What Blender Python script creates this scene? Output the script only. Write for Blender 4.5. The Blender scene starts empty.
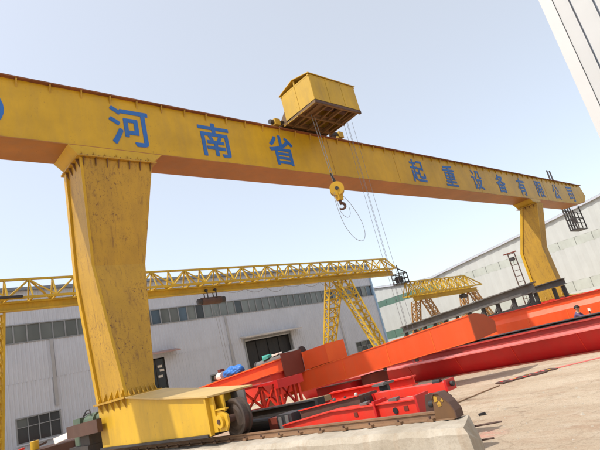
import bpy, math, random
from mathutils import Vector, Matrix, Quaternion
random.seed(7)
R = math.radians
sc = bpy.context.scene
col = sc.collection

# ------------------------------------------------------------------ camera
PITCH, ROLL, YAW, FPX = R(15.483), R(14.010), R(45.0), 493.46
def _w(r, fw, u):
    return Vector((r*math.sin(YAW)+fw*math.cos(YAW), -r*math.cos(YAW)+fw*math.sin(YAW), u))
cp, sp, cr, sr = math.cos(PITCH), math.sin(PITCH), math.cos(ROLL), math.sin(ROLL)
RX = _w(cr, sr*sp, -sr*cp); RY = _w(-sr, cr*sp, -cr*cp); RZ = _w(0, cp, sp)
cam = bpy.data.cameras.new('camera'); cam_ob = bpy.data.objects.new('camera', cam); col.objects.link(cam_ob)
m3 = Matrix((RX, -RY, -RZ)).transposed()
cam_ob.matrix_world = Matrix.Translation((0, 0, 1.7)) @ m3.to_4x4()
cam.sensor_width = 36; cam.lens = FPX/600*36; cam.clip_end = 4000; cam.clip_start = .1
sc.camera = cam_ob

# ------------------------------------------------------------------ sky, sun, exposure
SUN = Vector((-.64, .25, 1)).normalized()
world = bpy.data.worlds.new('World'); sc.world = world; world.use_nodes = True
wn = world.node_tree
sky = wn.nodes.new('ShaderNodeTexSky'); sky.sky_type = 'NISHITA'; sky.sun_disc = False
sky.sun_elevation = math.asin(SUN.z); sky.sun_rotation = math.atan2(SUN.x, SUN.y)
sky.air_density = 1.0; sky.dust_density = 2.2; sky.ozone_density = 1.0; sky.altitude = 50
veil = wn.nodes.new('ShaderNodeMix'); veil.data_type = 'RGBA'; veil.blend_type = 'ADD'; veil.inputs[0].default_value = 1   # even pale haze over the whole sky
wn.links.new(sky.outputs[0], veil.inputs[6]); veil.inputs[7].default_value = (2.95, 2.82, 2.45, 1)
wn.links.new(veil.outputs[2], wn.nodes['Background'].inputs[0])
wn.nodes['Background'].inputs[1].default_value = .12
sl = bpy.data.lights.new('sun', 'SUN'); sl.energy = 3.0; sl.angle = R(.8); sl.color = (1, .95, .87)
so = bpy.data.objects.new('sun', sl); col.objects.link(so)
so.rotation_euler = SUN.to_track_quat('Z', 'Y').to_euler(); so.location = (0, 0, 60)
sc.view_settings.view_transform = 'Standard'; sc.view_settings.look = 'None'
sc.view_settings.exposure = .42; sc.view_settings.gamma = 1
sc.view_settings.use_curve_mapping = False

# ------------------------------------------------------------------ materials
def _mat(name):
    m = bpy.data.materials.new(name); m.use_nodes = True
    nt = m.node_tree; return m, nt, nt.nodes['Principled BSDF']
def _noise(nt, scale, detail=6, rough=.6, vec=None, stretch=None):
    geo = nt.nodes.new('ShaderNodeNewGeometry'); out = geo.outputs['Position']
    if stretch:
        mp = nt.nodes.new('ShaderNodeMapping'); mp.inputs['Scale'].default_value = stretch
        nt.links.new(out, mp.inputs[0]); out = mp.outputs[0]
    n = nt.nodes.new('ShaderNodeTexNoise'); n.inputs['Scale'].default_value = scale
    n.inputs['Detail'].default_value = detail; n.inputs['Roughness'].default_value = rough
    nt.links.new(out, n.inputs['Vector']); return n.outputs['Fac']
def _ramp(nt, fac, p0, p1, c0=(0,0,0,1), c1=(1,1,1,1)):
    r = nt.nodes.new('ShaderNodeValToRGB'); e = r.color_ramp.elements
    e[0].position = p0; e[1].position = p1; e[0].color = c0; e[1].color = c1
    nt.links.new(fac, r.inputs[0]); return r.outputs[0]
def _mix(nt, fac, a, b):
    x = nt.nodes.new('ShaderNodeMix'); x.data_type = 'RGBA'
    for s, v in ((0, fac), (6, a), (7, b)):
        if hasattr(v, 'is_linked'): nt.links.new(v, x.inputs[s])
        elif s == 0: x.inputs[0].default_value = v
        else: x.inputs[s].default_value = (*v[:3], 1)
    return x.outputs[2]
def _scale(nt, v, k):
    x = nt.nodes.new('ShaderNodeMath'); x.operation = 'MULTIPLY'; nt.links.new(v, x.inputs[0]); x.inputs[1].default_value = k
    return x.outputs[0]
def _bump(nt, b, fac, strength, dist=.02):
    n = nt.nodes.new('ShaderNodeBump'); n.inputs['Strength'].default_value = strength; n.inputs['Distance'].default_value = dist
    nt.links.new(fac, n.inputs['Height']); nt.links.new(n.outputs[0], b.inputs['Normal'])
RUST = (.13, .055, .025)
def paint(name, c, rough=.45, rust=0., dirt=.35, dirtcol=(.2, .14, .08), fade=.15, spec=.4, metal=0.):
    m, nt, b = _mat(name)
    k = lambda s: tuple(min(1, x*s) for x in c)
    cc = _mix(nt, _ramp(nt, _noise(nt, .6, 4), .3, .7), k(1-fade), k(1+fade))
    cc = _mix(nt, _scale(nt, _ramp(nt, _noise(nt, 1.6, 8, .65, stretch=(2.2, 2.2, .35)), .45, .78), dirt), cc, dirtcol)
    cc = _mix(nt, _scale(nt, _ramp(nt, _noise(nt, 22, 4), .55, .8), dirt*.5), cc, dirtcol)
    if rust > 0:
        big = _ramp(nt, _noise(nt, .8, 3), .46, .62)
        fine = _ramp(nt, _noise(nt, 16, 8, .75, stretch=(1, 1, .6)), .62-.06*rust, .68-.05*rust)
        f = nt.nodes.new('ShaderNodeMath'); f.operation = 'MULTIPLY'
        nt.links.new(big, f.inputs[0]); nt.links.new(fine, f.inputs[1])
        cc = _mix(nt, f.outputs[0], cc, RUST)
        run = _ramp(nt, _noise(nt, 4.2, 7, .7, stretch=(2.4, 2.4, .22)), .60-.05*rust, .70-.04*rust)   # rust runs down the plate
        cc = _mix(nt, _scale(nt, run, .5*min(1, rust)), cc, (.16, .075, .03))
        cc = _mix(nt, _scale(nt, _ramp(nt, _noise(nt, 34, 5, .7), .60, .66), .8*min(1, rust)), cc, (.10, .05, .025))
    nt.links.new(cc, b.inputs['Base Color'])
    b.inputs['Roughness'].default_value = rough; b.inputs['Specular IOR Level'].default_value = spec
    b.inputs['Metallic'].default_value = metal
    _bump(nt, b, _noise(nt, 1.1, 6, .45), .35, .035)
    return m
M = {}
M['yellow'] = paint('yellow_paint', (.56, .325, .012), .42, .10, .22)
M['yellow_rusty'] = paint('weathered_yellow_paint', (.48, .275, .028), .5, 1.15, .36, (.22, .12, .04))
M['yellow_pale'] = paint('carriage_yellow_paint', (.62, .37, .025), .42, .1, .25)
M['primer'] = paint('orange_primer', (.37, .15, .03), .55, .2, .3)  # browner orange than the web, for the girder's bottom plate
M['trolley_under'] = paint('grimy_trolley_paint', (.17, .095, .035), .6, .5, .5, (.06, .04, .03), .25)  # darker brown for the trolley's floor, underframe and housing
M['trolley_yellow'] = paint('trolley_yellow_paint', (.54, .335, .03), .5, .1, .38)
M['truss_yellow'] = paint('truss_yellow_paint', (.54, .34, .022), .5, .2, .3)
M['truss_worn'] = paint('worn_truss_paint', (.42, .22, .07), .6, .9, .5)
M['orange'] = paint('orange_paint', (.76, .082, .013), .42, .0, .22, (.50, .16, .07), .12)
M['orange_light'] = paint('light_orange_paint', (.80, .13, .02), .45, .0, .10, (.45, .12, .05), .07)
M['red'] = paint('red_paint', (.55, .014, .014), .4, .0, .22, (.30, .07, .05), .14)
M['red_bright'] = paint('bright_red_paint', (.72, .035, .018), .42, .12, .3, (.36, .13, .08), .12)
M['end_primer'] = paint('dull_orange_primer', (.36, .065, .02), .6, 0, .3, (.2, .06, .03), .12)  # darker orange: shade on the girder's end face put into the colour
M['red_dull'] = paint('dull_red_paint', (.40, .05, .04), .5, 0, .3, (.3, .14, .1), .15)
M['maroon'] = paint('maroon_primer', (.17, .032, .018), .6, .0, .3, (.1, .04, .03), .2)
M['flange_rust'] = paint('rust_brown', (.15, .075, .03), .75, .5, .4, (.08, .05, .03), .3)
M['rust_top'] = paint('rusty_flange', (.24, .085, .03), .75, .6, .5, (.10, .05, .03), .3)
M['dark'] = paint('dark_steel', (.035, .034, .036), .55, .3, .45, (.10, .07, .05), .3)
M['greysteel'] = paint('grey_steel', (.13, .125, .12), .6, .4, .5, (.12, .08, .05), .3)
M['brown'] = paint('brown_primer_steel', (.085, .042, .03), .6, .4, .4, (.12, .08, .06), .3)
M['black'] = paint('black_rubber', (.018, .018, .02), .6, 0, .3, (.06, .05, .04))
M['stop_paint'] = paint('rusted_stop_paint', (.42, .24, .06), .6, 1.6, .6, (.14, .08, .05), .3)
M['wheel_steel'] = paint('greasy_wheel_steel', (.055, .042, .036), .5, .4, .5, (.12, .08, .05), .3)
M['rail'] = paint('rusty_rail', (.21, .115, .06), .6, .6, .5, (.30, .20, .12), .3)
M['blue'] = paint('blue_paint', (.022, .13, .42), .5, 0, .35, (.10, .17, .26), .2)
M['tarp'] = paint('blue_tarp', (.03, .17, .55), .5, 0, .15, (.1, .2, .4))
M['green'] = paint('green_machine_paint', (.09, .14, .095), .5, .4, .5)
M['teal'] = paint('teal_cloth', (.03, .30, .25), .7)
M['cream'] = paint('pale_sheet', (.70, .64, .56), .6, 0, .3)
M['wood'] = paint('timber', (.36, .23, .12), .8, 0, .5)
M['cladding'] = paint('grey_cladding', (.50, .52, .575), .5, 0, .2, (.32, .31, .31), .05)
M['pilaster'] = paint('pilaster_sheet', (.36, .36, .37), .5, 0, .2)
M['white_wall'] = paint('white_cladding', (.50, .515, .495), .55, 0, .22, (.40, .38, .33), .04)
M['near_wall'] = paint('white_panel', (.50, .51, .51), .5, 0, .06, (.5, .47, .43), .02)
M['trim'] = paint('white_trim', (.56, .565, .56), .5, 0, .04, (.5, .47, .43), .02)
M['bluetrim'] = paint('blue_trim', (.30, .45, .62), .5, 0, .1)
M['gutter'] = paint('slate_gutter', (.19, .22, .27), .5, 0, .3)
M['frame'] = paint('window_frame', (.24, .25, .26), .5, 0, .2)
M['awning'] = paint('awning_sheet', (.34, .22, .20), .6, 0, .3)
M['awning_pale'] = paint('pale_awning_sheet', (.50, .46, .42), .6, 0, .3)
M['interior'] = paint('dark_interior', (.012, .013, .016), .5, 0, .1)
M['rope'] = paint('wire_rope', (.22, .22, .23), .6)
M['red_dusty'] = paint('dusty_red_paint', (.68, .16, .14), .5, 0, .25, (.5, .33, .26), .15)
M['skylight'] = paint('translucent_sheet', (.46, .485, .44), .4, 0, .3, (.36, .37, .31), .1)
M['skylight_green'] = paint('green_translucent_sheet', (.11, .20, .16), .3, 0, .3, (.2, .22, .18), .1)
def glass(name, c):
    m, nt, b = _mat(name)
    cc = _mix(nt, _ramp(nt, _noise(nt, .35, 3, .5, stretch=(1.0, 1, .4)), .35, .65), tuple(x*.7 for x in c), tuple(x*1.4 for x in c))
    nt.links.new(cc, b.inputs['Base Color']); b.inputs['Roughness'].default_value = .12
    b.inputs['Specular IOR Level'].default_value = .5
    _bump(nt, b, _noise(nt, .8, 2), .06, .05)
    return m
M['glass'] = glass('dusty_glass', (.13, .145, .14))
M['glass_dark'] = glass('dark_glass', (.03, .036, .04))
M['glass_blue'] = glass('bluish_glass', (.07, .11, .15))
def concrete():
    m, nt, b = _mat('concrete')
    cc = _mix(nt, _ramp(nt, _noise(nt, 1.2, 8, .7), .35, .7), (.34, .29, .22), (.50, .45, .37))
    cc = _mix(nt, _scale(nt, _ramp(nt, _noise(nt, 2.2, 6, .6, stretch=(3, 3, .3)), .5, .8), .5), cc, (.30, .18, .09))
    cc = _mix(nt, _scale(nt, _ramp(nt, _noise(nt, 30, 4), .5, .75), .4), cc, (.26, .22, .17))
    nt.links.new(cc, b.inputs['Base Color']); b.inputs['Roughness'].default_value = .9
    _bump(nt, b, _noise(nt, 14, 8, .7), .6, .02); return m
M['concrete'] = concrete()
def ground_mat():
    m, nt, b = _mat('dusty_yard')
    cc = _mix(nt, _ramp(nt, _noise(nt, .35, 7, .62), .32, .68), (.48, .375, .265), (.60, .50, .375))
    cc = _mix(nt, _scale(nt, _ramp(nt, _noise(nt, 1.0, 9, .72, stretch=(1.7, .5, 1)), .49, .70), .7), cc, (.37, .225, .14))
    cc = _mix(nt, _scale(nt, _ramp(nt, _noise(nt, 2.3, 9, .75), .52, .70), .7), cc, (.58, .50, .39))
    cc = _mix(nt, _scale(nt, _ramp(nt, _noise(nt, 3.1, 9, .8, stretch=(1.5, .6, 1)), .56, .65), .4), cc, (.24, .15, .09))
    cc = _mix(nt, _scale(nt, _ramp(nt, _noise(nt, 30, 6, .75), .50, .66), .5), cc, (.23, .16, .10))
    cc = _mix(nt, _scale(nt, _ramp(nt, _noise(nt, .75, 9, .75, stretch=(1, .6, 1)), .60, .68), .7), cc, (.15, .10, .07))
    geo = nt.nodes.new('ShaderNodeNewGeometry'); mp = nt.nodes.new('ShaderNodeMapping'); mp.inputs['Rotation'].default_value = (0, 0, .12)
    nt.links.new(geo.outputs['Position'], mp.inputs[0])
    wv = nt.nodes.new('ShaderNodeTexWave'); wv.inputs['Scale'].default_value = .17; wv.inputs['Distortion'].default_value = 2.5; wv.inputs['Detail'].default_value = 4; wv.inputs['Detail Roughness'].default_value = .7
    nt.links.new(mp.outputs[0], wv.inputs[0])                                          # worn wheel tracks along the yard
    tr_ = _ramp(nt, wv.outputs['Fac'], .72, .98)
    cc = _mix(nt, _scale(nt, tr_, .2), cc, (.30, .20, .125))
    vo = nt.nodes.new('ShaderNodeTexVoronoi'); vo.feature = 'DISTANCE_TO_EDGE'; vo.inputs['Scale'].default_value = .42
    nz = nt.nodes.new('ShaderNodeTexNoise'); nz.inputs['Scale'].default_value = 2.5; nz.inputs['Detail'].default_value = 6
    nt.links.new(geo.outputs['Position'], nz.inputs['Vector']); ad = nt.nodes.new('ShaderNodeVectorMath'); ad.operation = 'ADD'
    nt.links.new(geo.outputs['Position'], ad.inputs[0]); nt.links.new(nz.outputs['Color'], ad.inputs[1]); nt.links.new(ad.outputs[0], vo.inputs['Vector'])
    ck = _ramp(nt, vo.outputs['Distance'], .004, .014, (1, 1, 1, 1), (0, 0, 0, 1))
    cc = _mix(nt, _scale(nt, ck, .28), cc, (.2, .14, .09))                           # cracks in the slab
    ds = nt.nodes.new('ShaderNodeVectorMath'); ds.operation = 'DISTANCE'; ds.inputs[1].default_value = (7.5, 4.6, 0); nt.links.new(geo.outputs['Position'], ds.inputs[0])
    pkm = nt.nodes.new('ShaderNodeMath'); pkm.operation = 'MULTIPLY'
    nt.links.new(_ramp(nt, ds.outputs['Value'], .08, .42, (1, 1, 1, 1), (0, 0, 0, 1)), pkm.inputs[0]); nt.links.new(_ramp(nt, _noise(nt, 7, 6), .35, .6), pkm.inputs[1])
    cc = _mix(nt, _scale(nt, pkm.outputs[0], .7), cc, (.66, .30, .24))                 # spilt pink paint dust
    nt.links.new(cc, b.inputs['Base Color']); b.inputs['Roughness'].default_value = .95
    b.inputs['Specular IOR Level'].default_value = .2
    _bump(nt, b, _noise(nt, 5, 11, .76), .9, .06); return m
M['ground'] = ground_mat()
def plain(name, c, rough=.7):
    m, nt, b = _mat(name); nt.nodes.remove(nt.nodes.get('x')) if nt.nodes.get('x') else None
    cc = _mix(nt, _noise(nt, 18, 4), tuple(x*.8 for x in c), tuple(min(1, x*1.2) for x in c))
    nt.links.new(cc, b.inputs['Base Color']); b.inputs['Roughness'].default_value = rough; return m
M['skin'] = plain('skin', (.38, .20, .13)); M['shirt'] = plain('purple_work_shirt', (.10, .07, .16))
M['collar'] = plain('pale_scarf', (.75, .70, .45)); M['hair'] = plain('dark_hair', (.02, .017, .015))
M['trousers'] = plain('dark_trousers', (.03, .035, .05)); M['dust_pink'] = plain('pink_dust', (.60, .34, .26), .95)

# ------------------------------------------------------------------ mesh builder
class MB:
    def __init__(s): s.v = []; s.f = []
    def add(s, vs, fs):
        o = len(s.v); s.v += [tuple(v) for v in vs]; s.f += [tuple(i+o for i in f) for f in fs]; return s
    def box(s, x0, x1, y0, y1, z0, z1):
        vs = [(x, y, z) for z in (z0, z1) for y in (y0, y1) for x in (x0, x1)]
        return s.add(vs, [(0,2,3,1), (4,5,7,6), (0,1,5,4), (2,6,7,3), (0,4,6,2), (1,3,7,5)])
    def loft(s, rings, caps=True):
        n = len(rings[0]); vs = [p for r in rings for p in r]; fs = []
        for k in range(len(rings)-1):
            for i in range(n):
                j = (i+1) % n; fs.append((k*n+i, k*n+j, (k+1)*n+j, (k+1)*n+i))
        if caps: fs += [tuple(reversed(range(n))), tuple(range((len(rings)-1)*n, len(rings)*n))]
        return s.add(vs, fs)
    def prism(s, poly, axis, a, b):          # poly in the two other axes, in x,y,z order
        def P(u, v, w): return {'x': (w, u, v), 'y': (u, w, v), 'z': (u, v, w)}[axis]
        return s.loft([[P(u, v, a) for u, v in poly], [P(u, v, b) for u, v in poly]])
    def bar(s, p, q, w, h=None, up=(0, 0, 1)):  # rectangular bar from p to q
        h = h or w; p = Vector(p); q = Vector(q); d = (q-p).normalized(); u = Vector(up)
        if abs(d.dot(u)) > .95: u = Vector((1, 0, 0))
        x = d.cross(u).normalized(); y = x.cross(d)
        rg = lambda c: [c+x*a*w/2+y*b*h/2 for a, b in ((-1,-1), (1,-1), (1,1), (-1,1))]
        return s.loft([rg(p), rg(q)])
    def tube(s, pts, r, n=8, caps=True):
        pts = [Vector(p) for p in pts]; rings = []; rr = r if isinstance(r, (list, tuple)) else [r]*len(pts)
        d0 = (pts[1]-pts[0]).normalized(); u = Vector((0, 0, 1)) if abs(d0.z) < .9 else Vector((1, 0, 0))
        x = d0.cross(u).normalized()
        for i, p in enumerate(pts):
            d = (pts[min(i+1, len(pts)-1)]-pts[max(i-1, 0)]).normalized()
            x = (x-d*x.dot(d)).normalized(); y = d.cross(x)
            rings.append([p+(x*math.cos(2*math.pi*k/n)+y*math.sin(2*math.pi*k/n))*rr[i] for k in range(n)])
        return s.loft(rings, caps)
    def cyl(s, p, q, r, n=20): return s.tube([p, q], r, n)
    def ibeam(s, p, q, w, h, t, up=(0, 0, 1)):
        p = Vector(p); q = Vector(q); u = Vector(up)*(h/2-t/2)
        s.bar(p+u, q+u, w, t); s.bar(p-u, q-u, w, t); return s.bar(p, q, t, h-2*t)
    def mesh(s, name, mat, smooth=False):
        me = bpy.data.meshes.new(name); me.from_pydata(s.v, [], s.f); me.validate(); 
        import bmesh
        bm = bmesh.new(); bm.from_mesh(me); bmesh.ops.recalc_face_normals(bm, faces=bm.faces); bm.to_mesh(me); bm.free()
        me.materials.append(M[mat])
        if smooth:
            me.polygons.foreach_set('use_smooth', [True]*len(me.polygons))
        me.update(); return me
    def build(s, name, mat, parent=None, loc=None, smooth=False, bevel=0):
        return put(name, s.mesh(name, mat, smooth), parent, loc, bevel)
def put(name, me, parent=None, loc=None, bevel=0, rot=None):
    o = bpy.data.objects.new(name, me); col.objects.link(o)
    if loc is not None: o.location = loc
    if rot is not None: o.rotation_euler = rot
    if parent:
        o.parent = parent
        if parent.type == 'EMPTY' or True: o.matrix_parent_inverse = Matrix.Translation(-wl(parent))
    if bevel:
        b = o.modifiers.new('bevel', 'BEVEL'); b.width = bevel; b.segments = 2; b.limit_method = 'ANGLE'
    return o
def wl(o):   # world location of an unrotated chain
    v = Vector((0, 0, 0))
    p = o
    while p: 
        v += Vector(p.location)
        if p.parent: v += p.matrix_parent_inverse.translation
        p = p.parent
    return v
def thing(name, label, cat, loc=(0, 0, 0), group=None):
    o = bpy.data.objects.new(name, None); col.objects.link(o); o.location = loc; o.empty_display_size = .3
    return tag(o, label, cat, group)
def tag(o, label, cat, group=None):
    o['label'] = label; o['category'] = cat
    if group: o['group'] = group
    return o
def struct(o): o['kind'] = 'structure'; return o
def box(*a): return MB().box(*a)
L = lambda a, b, t: a+(b-a)*t

# ================================================================== THE SETTING
gm = MB().add([(-1500, -1500, 0), (1500, -1500, 0), (1500, 1500, 0), (-1500, 1500, 0)], [(0, 1, 2, 3)])
struct(gm.build('ground', 'ground'))

# ---- corrugated sheet: ribs along z on a wall
def corrugated(mb, axis, c, a, b, z0, z1, pitch=.3, depth=.035, sign=-1):
    n = max(1, round((b-a)/pitch)); step = (b-a)/n; prof = []
    for i in range(n):
        x = a+i*step
        for t, d in ((0, 0), (.55, 0), (.65, 1), (.9, 1)):
            prof.append((x+t*step, c+sign*d*depth))
    prof.append((b, c)); vs = []; fs = []
    for u, w in prof:
        for z in (z0, z1): vs.append((u, w, z) if axis == 'x' else (w, u, z))
    for i in range(len(prof)-1): fs.append((2*i, 2*i+2, 2*i+3, 2*i+1))
    mb.add(vs, fs)

# ---- grey workshop behind the truss crane
GY = 42.0; GX0, GX1, GZ = -14.0, 52.4, 12.35
gb = thing('workshop_building', 'long grey corrugated workshop with high window strip behind the yellow lattice gantry', 'building', (19, GY, 0))
op = [(9.35, 12.3, 1.12, 2.82), (19.6, 21.3, 0, 5.28), (30.2, 36.35, 0, 5.3), (25.6, 27.6, 1.12, 2.8), (46.4, 49.4, 1.12, 2.75)]
w = MB()
corrugated(w, 'x', GY, GX0, GX1, 9.62, GZ); 
corrugated(w, 'x', GY, GX0, GX1, 5.31, 8.22)
xs = GX0
for (a, b, z0, z1) in sorted(op):
    corrugated(w, 'x', GY, xs, a, 0, 5.31)
    corrugated(w, 'x', GY, a, b, z1, 5.31)
    if z0 > 0: corrugated(w, 'x', GY, a, b, 0, z0)
    xs = b
corrugated(w, 'x', GY, xs, GX1, 0, 5.31)
corrugated(w, 'y', GX1, GY, GY+60, 0, GZ, sign=1)
w.build('wall', 'cladding', gb)
box(GX0, GX1-.1, GY+.6, GY+.7, 0, GZ-.1).build('inner_wall', 'interior', gb)
rf = MB().add([(GX0-.3, GY-.35, GZ+.1), (GX1+.3, GY-.35, GZ+.1), (GX1+.3, GY+30, GZ+2.6), (GX0-.3, GY+30, GZ+2.6), (GX1+.3, GY+60, GZ+.1), (GX0-.3, GY+60, GZ+.1)], [(0, 1, 2, 3), (3, 2, 4, 5)])
rf.build('roof', 'gutter', gb)
box(GX0-.3, GX1+.3, GY-.36, GY-.06, GZ-.12, GZ+.12).build('gutter', 'gutter', gb)
box(GX1-.12, GX1+.14, GY-.14, GY+.2, 0, GZ-.2).build('corner_trim', 'bluetrim', gb)
for x in (12.15, 28.4, 44.6): box(x-.12, x+.12, GY-.12, GY-.04, 3.2 if x < 13 else .2, 8.2).build('pilaster', 'pilaster', gb)
# high window strip: each pane a part
band = MB()
band.box(GX0, GX1-.3, GY-.06, GY+.06, 8.2, 8.28); band.box(GX0, GX1-.3, GY-.06, GY+.06, 9.56, 9.64)
band.build('window_strip_frame', 'frame', gb)
pw = .92; pane_me = {k: box(0, pw-.07, 0, .03, 8.28, 9.56).mesh('pane', k) for k in ('glass', 'glass_dark', 'glass_blue')}
mull = box(-.045, .045, -.05, .06, 8.28, 9.56).mesh('mullion', 'frame')
x = 5.0
while x < GX1-1.2:
    k = random.choices(('glass', 'glass_dark', 'glass_blue'), (7, 2, .8))[0]
    put('pane', pane_me[k], gb, (x+.035, GY+.02, 0)); put('mullion', mull, gb, (x, GY, 0)); x += pw
box(GX0, 5, GY+.02, GY+.05, 8.28, 9.56).build('pane', 'glass', gb)
def window(par, a, b, z0, z1, nx, zt, y=GY, keys=('glass_dark',)):
    f = MB()
    for (p, q, r_, s) in ((a-.06, b+.06, z0-.06, z0+.03), (a-.06, b+.06, z1-.03, z1+.06)): f.box(p, q, y-.07, y+.08, r_, s)
    for p in (a, b): f.box(p-.06, p+.03, y-.065, y+.08, z0+.03, z1-.03)
    fo = f.build('window_frame', 'frame', par)
    for i in range(nx):
        x0 = L(a, b, i/nx); x1 = L(a, b, (i+1)/nx)
        if i: box(x0-.03, x0+.03, y-.04, y+.07, z0+.03, z1-.03).build('mullion', 'frame', fo)
        for r_, s in ((z0, zt), (zt, z1)):
            box(x0+.03, x1-.03, y+.03, y+.05, r_+.02, s-.02).build('pane', random.choice(keys), fo)
    box(a, b, y-.03, y+.06, zt-.025, zt+.025).build('transom', 'frame', fo)
    box(a-.12, b+.12, y-.16, y-.07, z0-.16, z0-.06).build('sill', 'cladding', fo)
    return fo
window(gb, *op[0], 4, 2.2, keys=('glass_dark', 'glass_dark', 'glass'))
window(gb, *op[3], 3, 2.2); window(gb, *op[4], 3, 2.2, keys=('glass_dark', 'glass'))
# personnel door
d = box(19.62, 21.28, GY+.12, GY+.18, 0, 5.2).build('door', 'glass_dark', gb)
for a in (19.62, 20.42, 21.22): box(a, a+.06, GY+.06, GY+.119, 0, 5.2).build('door_post', 'dark', d)
for (a, z) in ((20.55, 3.6), (20.75, 4.1), (20.6, 4.45)): box(a, a+.42, GY+.1, GY+.118, z, z+.2).build('notice_sheet', 'cream', d)
# large gate
g = box(30.25, 36.3, GY+.35, GY+.42, 0, 5.2).build('gate', 'interior', gb)
for i in range(5): box(30.3+i*1.5, 30.36+i*1.5, GY+.29, GY+.348, 0, 5.2).build('gate_post', 'interior', g)
for a, b in ((30.05, 30.2), (36.35, 36.5)): box(a, b, GY-.1, GY+.3, 0, 5.4).build('gate_jamb', 'frame', gb)
box(30.05, 36.5, GY-.1, GY+.3, 5.4, 5.52).build('gate_lintel', 'frame', gb)
for (a, b, k) in ((18.3, 22.5, 'awning'), (29.7, 37.5, 'awning_pale')):
    MB().loft([[(x, GY-.04, 5.86), (x, GY-1.0, 5.66), (x, GY-1.0, 5.55), (x, GY-.04, 5.72)] for x in (a, b)]).build('awning', k, gb)

# ---- white gabled factory across the yard
WX = 65.0
wb = thing('factory_building', 'long white factory with pale green window band and gabled roof beyond the far crane leg', 'building', (WX, 30, 0))
top = [(-30, 9.6), (4.5, 13.55), (15.6, 12.2), (23.2, 11.25), (36.3, 9.95), (40.5, 9.5), (43.5, 9.65), (51, 10.9), (62, 12.4), (75, 11)]
n = 0; w = MB()
def toph(y):
    for (a, za), (b, zb) in zip(top, top[1:]):
        if a <= y <= b: return L(za, zb, (y-a)/(b-a))
ys = sorted(set([y for y, _ in top]+[-30+i*.6 for i in range(175)]))
for (lo, hi) in ((0, 2.35), (3.55, 7.55), (8.55, None)):
    vs = []; fs = []
    for i, y in enumerate(ys):
        vs += [(WX-(.05 if i % 2 else 0), y, lo), (WX-(.05 if i % 2 else 0), y, hi if hi else toph(y))]
        if i: fs.append((2*i-2, 2*i, 2*i+1, 2*i-1))
    w.add(vs, fs)
w.build('wall', 'white_wall', wb)
rf = MB()
for (a, za), (b, zb) in zip(top, top[1:]):
    rf.add([(WX-.3, a, za+.12), (WX-.3, b, zb+.12), (WX+70, b, zb+.12), (WX+70, a, za+.12)], [(0, 1, 2, 3)])
rf.build('roof', 'white_wall', wb)
tr = MB()
for (a, za), (b, zb) in zip(top, top[1:]): tr.bar((WX-.2, a, za-.03), (WX-.2, b, zb-.03), .26, .26)
tr.build('verge_trim', 'cladding', wb)
for (lo, hi) in ((2.35, 3.55), (7.55, 8.55)):
    y = -30.
    while y < 75:
        box(WX-.02, WX+.03, y+.04, y+1.96, lo, hi).build('pane', 'skylight_green' if y > 39 else 'skylight', wb); y += 2
    box(WX+.05, WX+.1, -30, 75, lo-.1, hi+.1).build('band_backing', 'skylight', wb)

# ---- near white panel building, cut by the right edge of the picture
nb = thing('panel_building', 'tall white panel building whose corner cuts the upper right edge', 'building', (20, 0, 0))
NX, NY, NZ = 20.0, 4.08, 22.0
box(NX+.06, NX+30, -30, NY-.08, 0, NZ-.2).build('core', 'gutter', nb)
box(NX-.06, NX+.5, NY-.40, NY, 0, 13.2).build('corner_trim', 'trim', nb); box(NX-.06, NX+.5, NY-.40, NY, 13.21, NZ).build('corner_trim', 'trim', nb)
y = NY-.42; k = 0
for wdt in (.45, .02, .60, .03)+(1.0, .03)*16:
    if wdt > .1: box(NX, NX+.09, y-wdt, y, 0, NZ).build('wall_panel', 'near_wall', nb)
    if wdt > .1: box(NX-.03, NX+.08, y-wdt-.001, y-wdt+.05, 0, NZ-.1).build('panel_rib', 'near_wall', nb)
    y -= wdt+.02
x = NX+.52
for i in range(28):
    box(x, x+1.0, NY-.07, NY-.02, 0, NZ).build('wall_panel', 'near_wall', nb); x += 1.03

# ================================================================== THE MAIN GANTRY CRANE
crane = thing('gantry_crane', 'big yellow box girder gantry crane with blue characters along its web', 'gantry crane', (5.9, 14.3, .7))
YF, YB, ZB, ZT = 13.70, 15.0, 9.56, 11.50
XA, XE = -6.0, 51.5
# girder: box with chamfered far end
girder = MB().loft([[(XA, y, ZB), (48.9, y, ZB), (51.2, y, 9.88), (52.1, y, 10.5), (XE, y, ZT), (XA, y, ZT)] for y in (YF, YB)]).build('girder', 'yellow', crane)
bp = MB(); bp.box(XA-.01, 48.8, YF-.03, YB+.03, ZB-.03, ZB-.003)
bp.loft([[(48.8, y, ZB-.03), (51.22, y, 9.845), (51.2, y, 9.877), (48.8, y, ZB-.003)] for y in (YF-.03, YB+.03)])
bp.build('bottom_flange', 'primer', girder)
box(XA-.01, XE+.03, YF-.13, YB+.13, ZT+.003, ZT+.045).build('top_flange', 'rust_top', girder)
for yy in (YF+.12, YB-.12):
    box(XA, XE-.2, yy-.045, yy+.045, ZT+.048, ZT+.15).build('trolley_rail', 'rail', girder)
br = MB().prism([(YF-.11, ZT-.002), (YF-.003, ZT-.002), (YF-.003, ZT-.26)], 'x', -.02, .02).mesh('bracket', 'yellow_rusty')
x = -5.5
while x < 51: put('bracket', br, girder, (x, 0, 0)); x += .92
# web seams (thin weld beads)
for x in (-.9, 16.8, 21.9, 31.0, 42.3): box(x-.018, x+.018, YF-.008, YF-.001, ZB+.01, ZT-.01).build('weld_seam', 'yellow_rusty', girder)
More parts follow.
